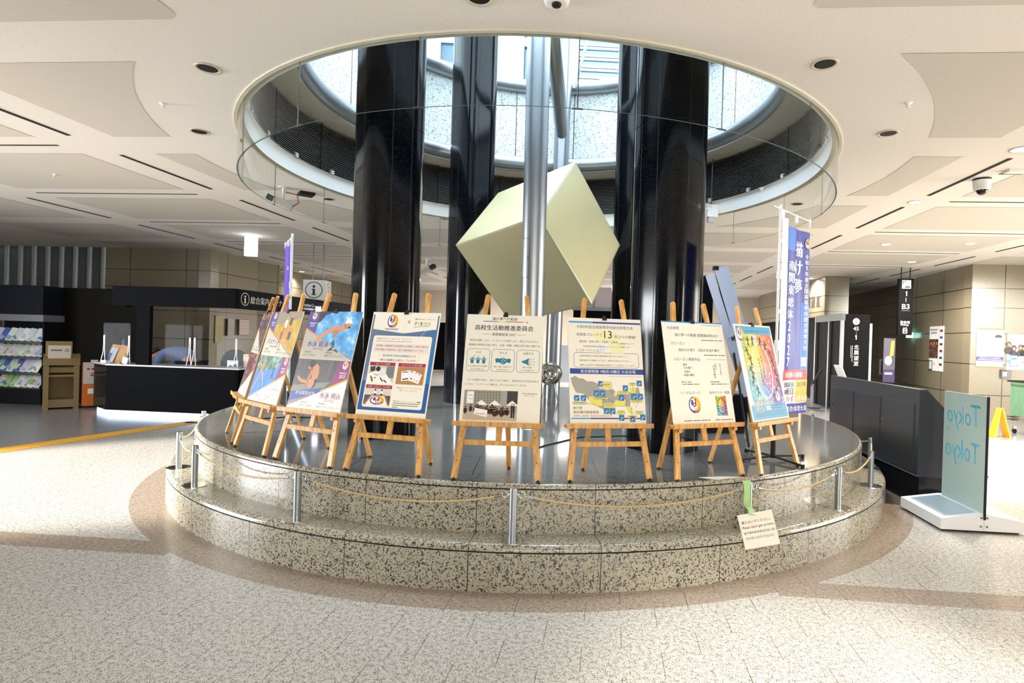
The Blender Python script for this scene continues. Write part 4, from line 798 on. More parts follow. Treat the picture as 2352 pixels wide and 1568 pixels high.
def fl_right(s):
    Wd = s.Wd
    s.rect(0, 0, 95, 1690, CLW, 0); s.rect(95, 60, 300, 1690, PURB, 0); s.rect(300, 60, Wd, 1690, PURB, 0); s.rect(400, 700, Wd, 1300, LBL, 1); s.rect(95, 60, 250, 260, LBL, 1)
    for k in range(9): s.line(20, 150 + 130*k, 74, 150 + 130*k, 4, GRY, 1)
    s.vtext('描け夢', 330, 150, 640, WHT, 3, wd=150, bold=.06); s.vtext('南関東総体2027', 190, 340, 1285, WHT, 3, wd=128, bold=.05)
    emblem(s, 470, 170, 42, 52, 3); s.vtext('令和9年度全国高等学校総合体育大会', 462, 260, 1130, WHT, 3, wd=52, bold=.02)
    s.rect(420, 1190, Wd - 20, 1270, WHT, 2); s.line(430, 1230, 500, 1230, 8, SKY, 3)
    s.rect(80, 1300, Wd, 1390, K('cc2030', 'red cloth'), 2); s.text('東京都の開催', 130, 440, 1345, WHT, 3, bold=.03); s.rect(80, 1390, Wd, 1600, CLW, 2); s.rect(330, 1390, Wd, 1590, GOLD, 3)
    s.text('開催競技', 110, 310, 1430, INK, 4, bold=.02); s.text('2027年', 350, 500, 1430, INK, 4, bold=.02); s.text('10種目', 120, 300, 1490, INK, 4, bold=.02); s.text('ハイ', 180, 310, 1555, K('cc2030', 'red cloth'), 4, bold=.04); s.text('8月20日', 345, 515, 1555, WHT, 4, bold=.04)
    s.rect(80, 1595, Wd, 1690, PURB, 2); s.text('総合体育大会', 200, 520, 1645, WHT, 3, bold=.02)
def fl_left(s):
    Wd = s.Wd; s.rect(0, 0, 120, 900, CLW, 0); s.rect(120, 0, Wd, 900, K('5a3fb0', 'violet cloth'), 0); s.vtext('描け夢への軌跡', 240, 60, 620, WHT, 2, wd=110, bold=.05); s.vtext('南関東総体2027', 380, 80, 880, WHT, 2, wd=76, bold=.04)
    for k in range(5): s.ell(440, 100 + 150*k, 40, 34, LBL, 3, 10)
pole_banner(2.01, 4.745, (.42, .34, 0), 'blue and white vertical banner on a pole at the right of the easels', 2.16, fl_right, .51, .012, '')
pole_banner(-2.69, 6.285, (-.52, .86, 0), 'violet vertical banner on a pole at the left, seen edge-on', 2.02, fl_left, .46, .012, '')
# ------------------------------------------------------------------ other things on the platform
bl = M('pale skylight blue board', 'c9dcf6', .35, vary=.04)  # on the tripod board the blue is skylight put into the colour
eb = thing('tripod_easel', 'black metal tripod easel holding a board seen edge-on behind the rainbow poster', 'easel', (2.095, 5.70, Z2))
top_ = Vector((-.33, .0, 1.72)); 
mb = MB(); mb.bar((.14, .02, .02), (-.325, .02, 1.73), .022, .022, RUB, (0, 1, 0)); mb.box((-.33, .0, 1.73), (.05, .05, .04), RUB); mb.build('mast', eb)
for q in ((-.10, -.45, .01), (.26, .30, .01)): mb = MB(); mb.bar(q, (-.13, .04, 1.02), .018, .018, RUB, (0, 1, 0)); mb.build('leg', eb)
mb = MB(); mb.cyl((-.16, -.02, 1.02), (-.03, .03, 1.05), .03, RUB, n=12); mb.build('joint', eb)
bd = thing('sky_tinted_board', 'board leaning on the black tripod easel, bluish skylight put into its colour', 'board', (2.095, 5.70, Z2))
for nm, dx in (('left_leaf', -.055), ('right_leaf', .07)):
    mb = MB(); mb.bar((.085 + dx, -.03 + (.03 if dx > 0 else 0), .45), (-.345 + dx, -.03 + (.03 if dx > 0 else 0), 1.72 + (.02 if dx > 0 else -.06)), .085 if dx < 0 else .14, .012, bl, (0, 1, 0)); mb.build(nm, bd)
kb = thing('black_cabinet', 'black cabinet with a tall black screen on it behind the slogan easel', 'cabinet', (2.03, 6.33, Z2), radians(5))
blk = M('satin black panel', '121316', .75, vary=.1, spec=.08)
mb = MB(); mb.bbox((-.30, -.25, .06), (.24, .3, .42), blk); mb.build('body', kb); mb = MB(); mb.bbox((-.28, -.23, 0), (.22, .28, .06), RUB); mb.build('plinth', kb)
mb = MB(); mb.prism([(-.36, -.02), (-.14, -.12), (-.12, .06), (-.33, .08)], .42, 1.62, blk); mb.add([(-.36, -.022, 1.62), (-.14, -.122, 1.62), (-.2, -.08, 1.72), (-.33, .0, 1.70)], [(0, 1, 2, 3)], blk); mb.build('screen', kb)
mb = MB(); mb.bbox((-.34, -.25, .42), (.26, .3, .435), M('grey top', '55575a', .4)); mb.build('top', kb)
pb = thing('black_display_panel', 'tilted black panel with pale blue edge behind the left easels', 'panel', (-2.93, 6.86, Z2), radians(-20))
mb = MB(); mb.bar((-.12, 0, .10), (.09, .12, .74), .34, .02, blk, (0, 1, 0)); mb.build('panel', pb)
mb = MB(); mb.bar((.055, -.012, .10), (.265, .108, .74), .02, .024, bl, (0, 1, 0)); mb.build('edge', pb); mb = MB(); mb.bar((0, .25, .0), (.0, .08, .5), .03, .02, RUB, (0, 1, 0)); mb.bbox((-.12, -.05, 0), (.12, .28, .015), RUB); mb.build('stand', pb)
# stainless round stool and grey board seen between the front boards, behind the platform
rs = thing('steel_bowl', 'shiny steel bowl on thin legs seen between the two front boards', 'bowl', (.185, 8.62, Z2))
mb = MB(); mb.lathe([(0, .0), (.12, .03), (.2, .12), (.235, .24), (.225, .25), (.19, .14), (.1, .05), (0, .03)], chrome, c=(0, 0, .0), n=32); 
mb.M = Matrix.Translation((0, 0, .16)) @ Matrix.Rotation(radians(50), 4, 'X'); mb2 = MB(); mb2.M = Matrix.Translation((0, .05, .36)) @ Matrix.Scale(.78, 4) @ Matrix.Rotation(radians(62), 4, 'X'); mb2.lathe([(0, .0), (.12, .03), (.2, .12), (.235, .24), (.225, .25), (.19, .14), (.1, .05), (0, .03)], chrome, n=32); mb2.build('bowl', rs)
for x in (-.13, .13): mb = MB(); mb.cyl((x, .0, 0), (x*.6, .05, .30), .010, steel, n=8); mb.build('leg', rs)
gb = thing('grey_notice_board', 'grey notice board on thin steel legs behind the platform', 'notice board', (.55, 12.4, 0))
mb = MB(); mb.box((0, 0, 1.05), (.62, .03, .8), M('grey board', '8f9296', .5)); mb.build('board', gb)
for x in (-.22, .26): mb = MB(); mb.cyl((x, 0, 0), (x*.9, .02, .7), .014, steel, n=8); mb.cyl((x, .3, 0), (x*.9, .02, .9), .012, steel, n=8); mb.build('leg', gb)
# ------------------------------------------------------------------ ceiling fittings
LM = M('lit lamp lens', 'fff6ee', .5, vary=0, emit=6.)
wplas = M('white plastic', 'ecebe6', .4, vary=.02); darkp = M('dark lamp throat', '0b0a09', .6, vary=0)
def downlight(x, y, lb, lit=False, r=.075, group='unlit downlights round the opening'):
    o = thing('ceiling_downlight', lb, 'ceiling light', (x, y, ZC), 0, group)
    mb = MB(); mb.lathe([(r + .018, -.002), (r + .016, -.008), (r, -.006), (r*.92, -.001)], M('cream lamp ring', 'd5cbb8', .4, vary=.02), n=32); mb.build('trim_ring', o)
    mb = MB(); mb.lathe([(r*.93, -.0035), (0, -.0035)], LM if lit else darkp, n=32); mb.build('lens' if lit else 'throat', o)
    if lit: spot('downlight', (x, y, ZC - .03), (260 if y < 9 or x < 7 else 420) if x > 3 else 120, 165 if x > 7.5 else 130)
for x, y, lb in ((-2.58, 4.47, 'dark round downlight left of the opening, nearer one'), (-3.48, 5.92, 'dark round downlight left of the opening, farther one'), (1.94, 3.92, 'dark round downlight right of the opening, nearer one'), (3.15, 5.12, 'dark round downlight right of the opening, farther one'),
    (-3.2, 8.68, 'dark downlight seen through the glass left of the left pillar'), (-1.64, 9.79, 'dark downlight seen between the two left pillars'), (3.55, 7.82, 'dark downlight above the blue banner')): downlight(x, y, lb)
downlight(-.409, 3.36, 'black downlight cut by the top edge of the picture', r=.07)
for x, y, lb in ((5.01, 7.47, 'lit downlight between the right air slots'), (4.64, 5.37, 'lit downlight at the right edge of the ceiling'), (-8.0, 19.5, 'lit downlight far back beside the hanging box sign'), (7.9, 16.4, 'lit downlight far back near the parking sign'), (-4.5, 19, 'lit downlight far back left of the pillars'), (5.2, 21, 'lit downlight far back right of the pillars'), (6.55, 10.6, 'added fill downlight above the black display desk aisle'), (7.9, 10.2, 'added fill downlight nearest the right side wall posters'), (8.4, 12.6, 'added fill downlight beside the parking sign')):  # last three are added to brighten the right side wall
    downlight(x, y, lb, True, .085, 'lit downlights')
for x, y, lb in ((-3.39, 5.22, 'small sprinkler left of the opening'), (2.91, 4.47, 'small sprinkler right of the opening'), (-6.48, 7.87, 'small sprinkler on a far left ceiling panel'), (2.75, 7.1, 'small sprinkler behind the right pillar')):
    o = thing('sprinkler', lb, 'sprinkler', (x, y, ZC), 0, 'ceiling sprinklers'); mb = MB(); mb.lathe([(.03, 0), (.028, -.006), (.01, -.01), (.01, -.03), (.018, -.034), (0, -.036)], wplas, n=16); mb.build('head', o)
o = thing('smoke_detector', 'white round detector at the top edge of the picture', 'detector', (.045, 3.33, ZC)); mb = MB(); mb.lathe([(.075, 0), (.073, -.025), (.05, -.032), (0, -.034)], wplas, n=28); mb.build('base', o); mb = MB(); mb.lathe([(.03, -.033), (.025, -.045), (0, -.048)], darkp, n=20); mb.build('sensor', o)
o = thing('dome_camera', 'white dome security camera hanging from the right ceiling', 'camera', (5.03, 6.35, ZC)); mb = MB(); mb.lathe([(.09, 0), (.09, -.02)], darkp, n=28); mb.lathe([(.092, -.02), (.085, -.12), (.06, -.13)], wplas, n=28); mb.build('housing', o)
mb = MB(); mb.ball((0, 0, -.128), .055, M('dark dome', '17171b', .1), 18, lo=-pi/2, hi=0); mb.build('dome', o)
o = thing('junction_box', 'small white box beside the dome camera', 'box', (5.12, 6.0, ZC), ANG); mb = MB(); mb.bbox((-.10, -.07, -.03), (.10, .07, 0), wplas); mb.bbox((-.14, .03, -.025), (.1, .05, -.031), darkp); mb.build('body', o)
def ccam(x, y, rz, lb, k=1.):
    o = thing('bracket_camera', lb, 'camera', (x, y, ZC), rz, 'bracket cameras'); mb = MB(); mb.cyl((0, 0, 0), (0, 0, -.012), .06*k, wplas, n=18); mb.cyl((0, 0, 0), (0, 0, -.15*k), .015*k, wplas, n=10); mb.build('bracket', o)
    R = Matrix.Rotation(radians(24), 3, 'Y'); mb = MB(); mb.box((.0, 0, -.18*k), (.2*k, .08*k, .075*k), M('grey camera body', 'b9b7b0', .4), R); mb.build('body', o)
    mb = MB(); mb.box((-.125*k, 0, -.13*k), (.09*k, .06*k, .06*k), darkp, R); mb.build('lens', o); mb = MB(); mb.tube([(.1*k, 0, -.2*k), (.16*k, 0, -.16*k), (.14*k, 0, -.07*k), (.02*k, 0, -.05*k)], .007*k, M('red cable', 'a06050', .5), 6); mb.build('cable', o)
ccam(-3.6, 8.08, .2, 'bracket camera seen through the glass left of the left pillar', 1.25); ccam(-3.0, 15.1, 2.6, 'bracket camera far back between the left pillars', 1.7); ccam(5.6, 17.4, 2.6, 'bracket camera far back right of the front right pillar', 1.6)
o = thing('ceiling_speaker', 'flat black speaker fitting beside the left bracket camera', 'speaker', (-3.40, 8.35, ZC)); mb = MB(); mb.box((0, 0, -.02), (.2, .2, .035), darkp, Matrix.Rotation(.6, 3, 'Z')); mb.build('body', o)
o = thing('projector', 'small white device on a ceiling hook under the right louvre band', 'device', (2.55, 8.55, 3.62)); mb = MB(); mb.bbox((-.07, -.06, -.12), (.09, .06, .06), wplas); mb.bbox((-.05, -.065, -.20), (.05, .05, -.12), M('grey camera body', 'b9b7b0', .4)); mb.build('body', o)
mb = MB(); mb.cyl((0, 0, .06), (0, 0, .76), .008, M('grey clamp', '6d6f70', .3, .8), n=8); mb.build('hanger', o); mb = MB(); mb.tube([(-.05, -.07, .0), (-.15, -.07, -.04), (-.13, -.07, .06), (-.02, -.07, .04)], .008, wplas, 6); mb.build('cable', o)
o = thing('lit_sign_box', 'glowing white sign box hanging from the left ceiling', 'sign', (-6.11, 12.3, ZC), ANG)
mb = MB(); mb.bbox((-.11, -.06, -.44), (.11, .06, -.04), M('glowing white acrylic', 'f4fbff', .4, vary=0, emit=4.)); mb.build('light_box', o); mb = MB(); mb.bbox((-.03, -.03, -.04), (.03, .03, 0), wplas); mb.build('mount', o)
def iicon(s, cx, cy, r, m_, bg, L=2): 
    s.ell(cx, cy, r, r, m_, L, 32); s.ell(cx, cy, r*.9, r*.9, bg, L + 1, 32); s.ell(cx, cy - r*.42, r*.17, r*.17, m_, L + 2, 16)
    s.poly([(cx - r*.26, cy - r*.15), (cx + r*.14, cy - r*.15), (cx + r*.14, cy + r*.52), (cx + r*.28, cy + r*.52), (cx + r*.28, cy + r*.62), (cx - r*.28, cy + r*.62), (cx - r*.28, cy + r*.52), (cx - r*.14, cy + r*.52), (cx - r*.14, cy - r*.05), (cx - r*.26, cy - r*.05)], m_, L + 2)
gsig = M('light grey sign face', 'c9c9c6', .4, vary=.02)
o = thing('hanging_cube_sign', 'light grey hanging box sign with a round i mark on two faces', 'sign', (-5.05, 13.0, 2.28), radians(6))
mb = MB(); mb.bbox((-.24, 0, 0), (.24, .48, .46), gsig); sh = Sheet(mb, (-.24, 0, .46), (1, 0, 0), (0, 0, 1), (0, -1, 0)); iicon(sh, 230, 225, 185, INK, gsig)
sh = Sheet(mb, (.24, 0, .46), (0, 1, 0), (0, 0, 1), (1, 0, 0)); iicon(sh, 240, 225, 185, INK, gsig); mb.build('box', o)
for x in (-.1, .12): mb = MB(); mb.cyl((x, .24, .46), (x, .24, ZC - 2.28), .012, M('grey clamp', '6d6f70', .3, .8), n=8); mb.build('rod', o)
# ------------------------------------------------------------------ left: information counter, rack and stands
nv = M('near black navy panel', '05060b', .65, vary=.1, spec=.06); grym = M('charcoal panel', '131419', .65, vary=.1, spec=.1)
ic = thing('information_counter', 'long black information counter with white top edge and glowing toe strip', 'counter', W(-7.88, 1.72), ANG)
mb = MB(); mb.bbox((0, 0, .10), (2.46, .06, .885), nv); mb.build('front_panel', ic); mb = MB(); mb.add([(0, 0, .1), (0, 0, .885), (-.62, .40, .885), (-.62, .40, .1), (.03, .05, .1), (.03, .05, .885), (-.6, .45, .885), (-.6, .45, .1)], [(0, 1, 2, 3), (7, 6, 5, 4), (3, 2, 6, 7)], M('dark glossy panel', '15161a', .12)); mb.build('angled_panel', ic)
mb = MB(); mb.bbox((2.40, .0, .10), (2.46, 3.1, .885), nv); mb.build('side_panel', ic)
mb = MB(); mb.prism([(-.63, .40), (0, -.012), (2.475, -.012), (2.475, 3.1), (2.0, 3.1), (2.0, .55), (0, .55), (-.4, .8)], .885, .91, M('white worktop', 'c9cad0', .25, vary=.02)); mb.build('worktop', ic)
tl = M('glowing toe strip', 'cfe4ff', .4, vary=0, emit=1.6)
mb = MB(); mb.prism([(-.56, .42), (.02, .04), (2.42, .04), (2.42, 3.0), (2.3, 3.0), (2.3, .1), (.05, .1), (-.5, .46)], 0, .1, tl); mb.build('toe_light', ic)
cn = thing('counter_canopy', 'black canopy band with white information lettering above the counter', 'canopy', W(-7.8, 1.72, 0), ANG)
mb = MB(); mb.bbox((0, 0, 1.95), (2.28, .12, 2.29), nv); mb.build('front_fascia', cn)
mb = MB(); mb.bbox((2.16, .12, 1.95), (2.28, 4.6, 2.29), grym); sh = Sheet(mb, (2.28, 0, 2.29), (0, 1, 0), (0, 0, 1), (1, 0, 0))
iicon(sh, 270, 165, 115, WHT, grym); sh.text('総合案内コーナー', 420, 1560, 170, WHT, 3, bold=.02); sh.text('Information Corner', 2050, 2800, 140, WHT, 3); sh.line(2200, 225, 2850, 225, 40, K('9a9aa0', 'grey lettering'), 3); mb.build('side_fascia', cn)
mb = MB(); mb.bbox((.44, .03, .91), (.69, .1, 1.95), nv); mb.build('post', cn); mb = MB(); mb.bbox((-.48, .3, 1.93), (0, .4, 2.25), M('black box', '08080a', .8, spec=.1)); mb.build('side_box', cn)
mb = MB(); mb.bbox((2.05, 3.3, .91), (2.16, 4.2, 1.95), M('black box', '08080a', .8, spec=.1)); mb.build('rear_post', cn)
o = thing('number_display', 'small glowing white number display under the canopy end', 'display', W(-5.44, 4.35, 1.98), ANG); mb = MB(); mb.bbox((-.04, -.02, -.08), (.06, .02, .18), M('violet display case', '3a2f78', .4)); mb.bbox((-.03, -.027, 0), (.05, -.02, .15), M('glowing white digits', 'f2f0ff', .4, vary=0, emit=5.)); mb.bbox((.06, -.02, 0), (.067, .02, .15), M('glowing white digits', 'f2f0ff', .4)); mb.build('case', o)
# clear screens with bent steel feet
gl2 = NT('clear acrylic'); gl2.b.inputs['Base Color'].default_value = (.95, .97, .98, 1); gl2.b.inputs['Roughness'].default_value = .02; gl2.b.inputs['Transmission Weight'].default_value = 1; gl2.b.inputs['IOR'].default_value = 1.08
def screen(u, w_, lb):
    o = thing('clear_screen', lb, 'screen', W(u, 1.93, .912), ANG, 'clear acrylic screens on the counter')
    mb = MB(); mb.bbox((0, -.003, .08), (w_, .003, .72), gl2.m); mb.build('sheet', o)
    for x in (.02, w_ - .02):
        mb = MB(); mb.tube([(x - .045, -.02, .004), (x - .012, 0, .22), (x - .009, 0, .5)], .007, chrome, 8); mb.tube([(x + .045, -.02, .004), (x + .012, 0, .22), (x + .009, 0, .5)], .007, chrome, 8); mb.build('foot', o)
screen(-8.15, .52, 'clear screen at the left end of the counter'); screen(-7.27, .80, 'clear screen right of the counter post'); screen(-6.42, .82, 'clear screen at the right end of the counter')
o = thing('leaflet_stand', 'wooden leaflet stand on the left of the counter', 'stand', W(-7.98, 1.95, .912), ANG); mb = MB(); mb.bar((0, .03, .0), (.02, .16, .32), .33, .012, WOOD, (0, 1, 0)); mb.build('back', o); mb = MB(); mb.bbox((-.17, -.03, 0), (.17, .05, .018), WOOD); mb.build('ledge', o)
o = thing('leaflet', 'blue and white leaflet on the wooden stand', 'leaflet', W(-8.05, 1.94, .93), ANG); mb = MB(); mb.bar((0, .015, .0), (.02, .125, .25), .12, .004, K('c8d4e6', 'pale leaflet'), (0, 1, 0)); mb.bar((-.04, .005, .02), (-.025, .07, .16), .04, .004, NAVY, (0, 1, 0)); mb.build('sheet', o)
o = thing('spray_bottle', 'small bottle with blue cap behind the leaflet stand', 'bottle', W(-7.97, 2.16, .912)); mb = MB(); mb.lathe([(0, 0), (.035, 0), (.036, .25), (.028, .29), (.014, .31), (.014, .33)], M('milky bottle', 'b8cdbf', .3), n=16); mb.build('body', o); mb = MB(); mb.lathe([(.018, .33), (.018, .37), (.01, .42), (0, .42)], M('blue cap', '2f5fc0', .4), n=14); mb.build('cap', o)
for u, lb in ((-8.03, 'white card stack before the leaflet stand'), (-7.62, 'white tilted card on the counter beside the leaflet stand')):
    o = thing('white_card', lb, 'card', W(u, 1.83, .912), ANG); mb = MB(); mb.box((0, 0, .03 if u < -7.9 else .06), (.1, .03, .05 if u < -7.9 else .12), K('d5dcf0', 'white card'), Matrix.Rotation(.3 if u > -7.9 else 0, 3, 'Y')); mb.build('card', o)
o = thing('picture_card', 'landscape picture card at the right end of the counter', 'card', W(-5.63, 1.86, .912), ANG); mb = MB(); mb.box((0, 0, .065), (.2, .012, .125), K('d3dde8', 'pale card')); sh = Sheet(mb, (-.1, -.006, .1275), (1, 0, 0), (0, 0, 1), (0, -1, 0)); sh.poly([(5, 120), (60, 80), (110, 110), (150, 60), (195, 118)], K('3c6a3c', 'green hills'), 1); sh.poly([(120, 90), (150, 50), (185, 100)], K('3a3a90', 'blue peak'), 2); sh.line(30, 14, 170, 14, 8, K('c07070', 'red line'), 1); mb.build('card', o)
o = thing('binder_stack', 'cream binders at the right end of the counter', 'binders', W(-5.50, 1.95, .912), ANG); mb = MB(); mb.bbox((0, 0, 0), (.1, .2, .24), K('cfc6b4', 'cream binder')); mb.bbox((.02, -.02, 0), (.13, .18, .19), K('d9d2c2', 'cream paper binder')); mb.build('body', o)
# backs of office chairs and a worker leaning over the desk
def ochair(u, v, lb, rz):
    o = thing('office_chair', lb, 'chair', W(u, v), rz, 'office chairs behind the counter'); c_ = M('grey mesh fabric', '7f8484', .8)
    mb = MB(); mb.ball((0, .0, .92), .3, c_, 18, (1, .22, .95)); mb.build('backrest', o); mb = MB(); mb.ball((0, -.25, .5), .26, c_, 16, (1, 1, .25)); mb.build('seat', o)
    mb = MB(); mb.cyl((0, -.2, .06), (0, -.2, .46), .03, darkp, n=12); mb.bar((0, -.1, .45), (0, .04, .75), .06, .02, darkp); mb.build('column', o); mb = MB()
    for k in range(5): a = 2*pi*k/5; mb.bar((0, -.2, .07), (.28*cos(a), -.2 + .28*sin(a), .04), .05, .03, darkp, (0, 0, 1)); mb.ball((.28*cos(a), -.2 + .28*sin(a), .03), .03, darkp, 8)
    mb.build('base', o)
ochair(-6.2, 2.75, 'grey office chair behind the right part of the counter', ANG)
def skin_body(name, verts, edges, radii, mt, parent=None, sub=2):
    me = bpy.data.meshes.new(name); me.from_pydata([tuple(v_) for v_ in verts], edges, []); o = bpy.data.objects.new(name, me); C.objects.link(o)
    sk = o.modifiers.new('skin', 'SKIN'); sk.use_smooth_shade = True
    for i, r in enumerate(radii): me.skin_vertices[0].data[i].radius = (r, r) if isinstance(r, (int, float)) else r
    me.skin_vertices[0].data[0].use_root = True; o.modifiers.new('sub', 'SUBSURF').levels = sub; o.modifiers['sub'].render_levels = sub
    dg = bpy.context.evaluated_depsgraph_get(); m2 = bpy.data.meshes.new_from_object(o.evaluated_get(dg)); bpy.data.objects.remove(o)
    m2.materials.clear(); m2.materials.append(mt); o = bpy.data.objects.new(name, m2); C.objects.link(o); o.parent = parent
    for p_ in m2.polygons: p_.use_smooth = True
    return o
ps = thing('person', 'person in a light blue shirt and mask bending forward behind the counter', 'person', W(-7.08, 2.62), ANG + radians(180))
skn = M('skin', 'b98a6a', .5); shirt = M('light blue shirt', '7487b4', .7, bump=.2); trs = M('dark trousers', '1e2026', .8)
# local +x = the person's front; standing, bent forward over the desk
bv = [(-.12, 0, .92), (.08, 0, 1.14), (.34, 0, 1.13), (.50, 0, 1.09), (.60, 0, 1.05), (.71, 0, 1.0), (.36, .19, 1.09), (.42, .24, .92), (.60, .16, .82), (.68, .13, .80), (.36, -.19, 1.09), (.42, -.24, .92), (.60, -.16, .82), (.68, -.13, .80), (-.10, .1, .86), (-.02, .11, .48), (-.08, .11, .08), (.06, .11, .05), (-.10, -.1, .86), (-.02, -.11, .48), (-.08, -.11, .08), (.06, -.11, .05)]
be = [(0, 1), (1, 2), (2, 3), (3, 4), (4, 5), (2, 6), (6, 7), (7, 8), (8, 9), (2, 10), (10, 11), (11, 12), (12, 13), (0, 14), (14, 15), (15, 16), (16, 17), (0, 18), (18, 19), (19, 20), (20, 21)]
br = [.10, .11, .12, .055, .085, .08, .06, .045, .036, .03, .06, .045, .036, .03, .085, .06, .042, .035, .085, .06, .042, .035]
skin_body('body', bv, be, br, skn, ps)
skin_body('shirt', [(-.10, 0, .97), (.08, 0, 1.145), (.34, 0, 1.135), (.44, 0, 1.11), (.36, .19, 1.09), (.42, .24, .92), (.53, .19, .86), (.36, -.19, 1.09), (.42, -.24, .92), (.53, -.19, .86)], [(0, 1), (1, 2), (2, 3), (2, 4), (4, 5), (5, 6), (2, 7), (7, 8), (8, 9)], [.15, .148, .142, .075, .078, .062, .052, .078, .062, .052], shirt, ps)
skin_body('trousers', [(-.12, 0, .90), (-.10, .1, .84), (-.02, .11, .48), (-.08, .11, .09), (-.10, -.1, .84), (-.02, -.11, .48), (-.08, -.11, .09)], [(0, 1), (1, 2), (2, 3), (0, 4), (4, 5), (5, 6)], [.175, .115, .085, .07, .115, .085, .07], trs, ps)
mb = MB(); mb.M = Matrix.Translation((.645, 0, 1.06)) @ Matrix.Rotation(radians(40), 4, 'Y'); mb.ball((-.01, 0, .03), .108, M('dark hair', '3a332c', .6), 18, (1.05, .92, .95), lo=-.15, hi=pi/2); mb.build('hair', ps)
mb = MB(); mb.M = Matrix.Translation((.70, 0, .975)) @ Matrix.Rotation(radians(40), 4, 'Y'); mb.ball((.035, 0, -.02), .065, M('white face mask', 'e3e3e2', .7), 14, (.7, 1, .9)); mb.build('mask', ps)
for k, (u, v_, z0, z1, w_, c_) in enumerate(((-8.86, 5.93, 1.25, 1.9, .14, 'c4b98a'), (-8.70, 5.93, 1.42, 1.74, .12, 'c9c2b4'), (-8.47, 5.93, 1.45, 1.74, .2, 'd8c4bc'))):
    pass
for k, (y_, z0, z1, w_, c_, lb) in enumerate(((.25, 1.22, 1.92, .32, 'b9ab74', 'yellowish notice on the side wall behind the counter, left'), (.75, 1.40, 1.85, .30, 'bdb6a8', 'narrow white notice on the side wall behind the counter'), (1.35, 1.42, 1.86, .5, 'd0c0b8', 'red framed notice on the side wall behind the counter'))):
    o = thing('wall_notice', lb, 'notice', W(-9.115 - .05*y_, 5.95 + y_ + .1), ANG + radians(90 + 4.6), 'notices behind the counter'); mb = MB(); mb.bbox((-w_/2, -.02, z0), (w_/2, -.008, z1), K(c_)); sh = Sheet(mb, (-w_/2, -.02, z1), (1, 0, 0), (0, 0, 1), (0, -1, 0))
    if k == 2: sh.rect(0, 0, 500, 12, RED, 1); sh.rect(0, 428, 500, 440, RED, 1); sh.rect(0, 0, 12, 440, RED, 1); sh.rect(488, 0, 500, 440, RED, 1)
    for j in range(4): sh.line(40, 90 + 80*j, w_*1000 - 40, 90 + 80*j, 14, GRY, 2)
    mb.build('sheet', o)
# brochure rack
rk = thing('brochure_rack', 'dark rack of four sloping brochure shelves at the left edge', 'rack', W(-11.3, 2.56), ANG)
mb = MB(); mb.bbox((0, .0, 0), (1.27, .5, .30), grym); mb.build('base', rk); mb = MB(); mb.bbox((0, .06, 1.62), (1.22, .5, 1.75), M('grey rack header', '6c6e74', .5)); mb.bbox((0, .05, 1.75), (1.22, .5, 2.32), M('navy rack header', '10151f', .7, spec=.15)); mb.build('header', rk)
mb = MB(); mb.bbox((0, .40, .3), (1.27, .5, 1.62), grym); mb.bbox((1.22, .05, .3), (1.25, .5, 1.62), grym); mb.build('back', rk)
zr = [(1.24, 1.49), (.94, 1.17), (.63, .88), (.33, .56)]
for z0, z1 in zr: mb = MB(); mb.bbox((0, .03, z0 - .06), (1.22, .4, z0 - .012), M('dark shelf', '1b1d22', .4)); mb.build('shelf', rk)
bc = ['dfe9ee', 'cfe3ef', 'f0f3f2', '9fc3d8', 'e6e0ea', 'cfe6d2', 'f2dfe4', 'a8d08a', '4a6fc0', 'e8efe0', '6fa8dc', 'd8d2e8']
rn = random.Random(5); names = ['first', 'second', 'third', 'fourth']; brm = [K(c_, 'brochure ' + c_) for c_ in bc]
col_n = {'dfe9ee': 'white', 'cfe3ef': 'pale blue', 'f0f3f2': 'bright white', '9fc3d8': 'light blue', 'e6e0ea': 'lilac white', 'cfe6d2': 'pale green', 'f2dfe4': 'pink', 'a8d08a': 'green', '4a6fc0': 'dark blue', 'e8efe0': 'cream', '6fa8dc': 'sky blue', 'd8d2e8': 'lavender'}
for r_, (z0, z1) in enumerate(zr):
    x = .14 + .03*r_; j = 0
    while x < 1.16:
        w_ = .11 + .035*rn.random(); ci = rn.randrange(len(bc)); j += 1; h = (z1 - z0)
        mb = MB(); mb.bar((0, .10, 0), (.035, .22, h), w_, .012, brm[ci], (0, 1, 0)); mb.bar((-.01, .088, .03 + .05*rn.random()), (.012, .162, .08 + .08*rn.random()), w_*.7, .008, brm[rn.randrange(len(bc))], (0, 1, 0))
        ends = ['first', 'second', 'third', 'fourth', 'fifth', 'sixth', 'seventh', 'eighth', 'ninth', 'tenth']
        o = mb.build('brochure', loc=W(-11.3 + x, 2.56, z0 - .010), rz=ANG); tag(o, f'{col_n[bc[ci]]} brochure, {ends[j-1]} from the left on the {names[r_]} rack shelf from the top', 'brochure', 'brochures on the rack'); x += w_ + .012
for u0_, u1_ in ((-10.46, -8.75),):
    mb = MB(); mb.bbox((0, 0, 0), (u1_ - u0_, .12, 2.32), M('dark brown panel', '16130f', .8, spec=.1)); o = mb.build('dark_partition', loc=W(u0_ + .42, 3.02), rz=ANG); tag(o, 'dark brown partition between the brochure rack and the counter', 'partition')
wd = thing('donation_stand', 'light wooden stand with a white notice beside the brochure rack', 'stand', W(-9.39, 2.0), radians(38)); wd_m = M('dull light wood', '8f7a52', .6, bump=.1)
for nm, lo, hi in (('side_panel', (0, 0, 0), (.08, .38, .86)), ('side_panel', (.43, 0, 0), (.51, .38, .86)), ('shelf', (.08, .02, .03), (.43, .36, .18)), ('shelf', (.08, .02, .60), (.43, .36, .64)), ('back', (.08, .33, .18), (.43, .36, .86)), ('drawer', (.08, .04, .68), (.43, .3, .78))):
    mb = MB(); mb.bbox(lo, hi, wd_m); mb.build(nm, wd)
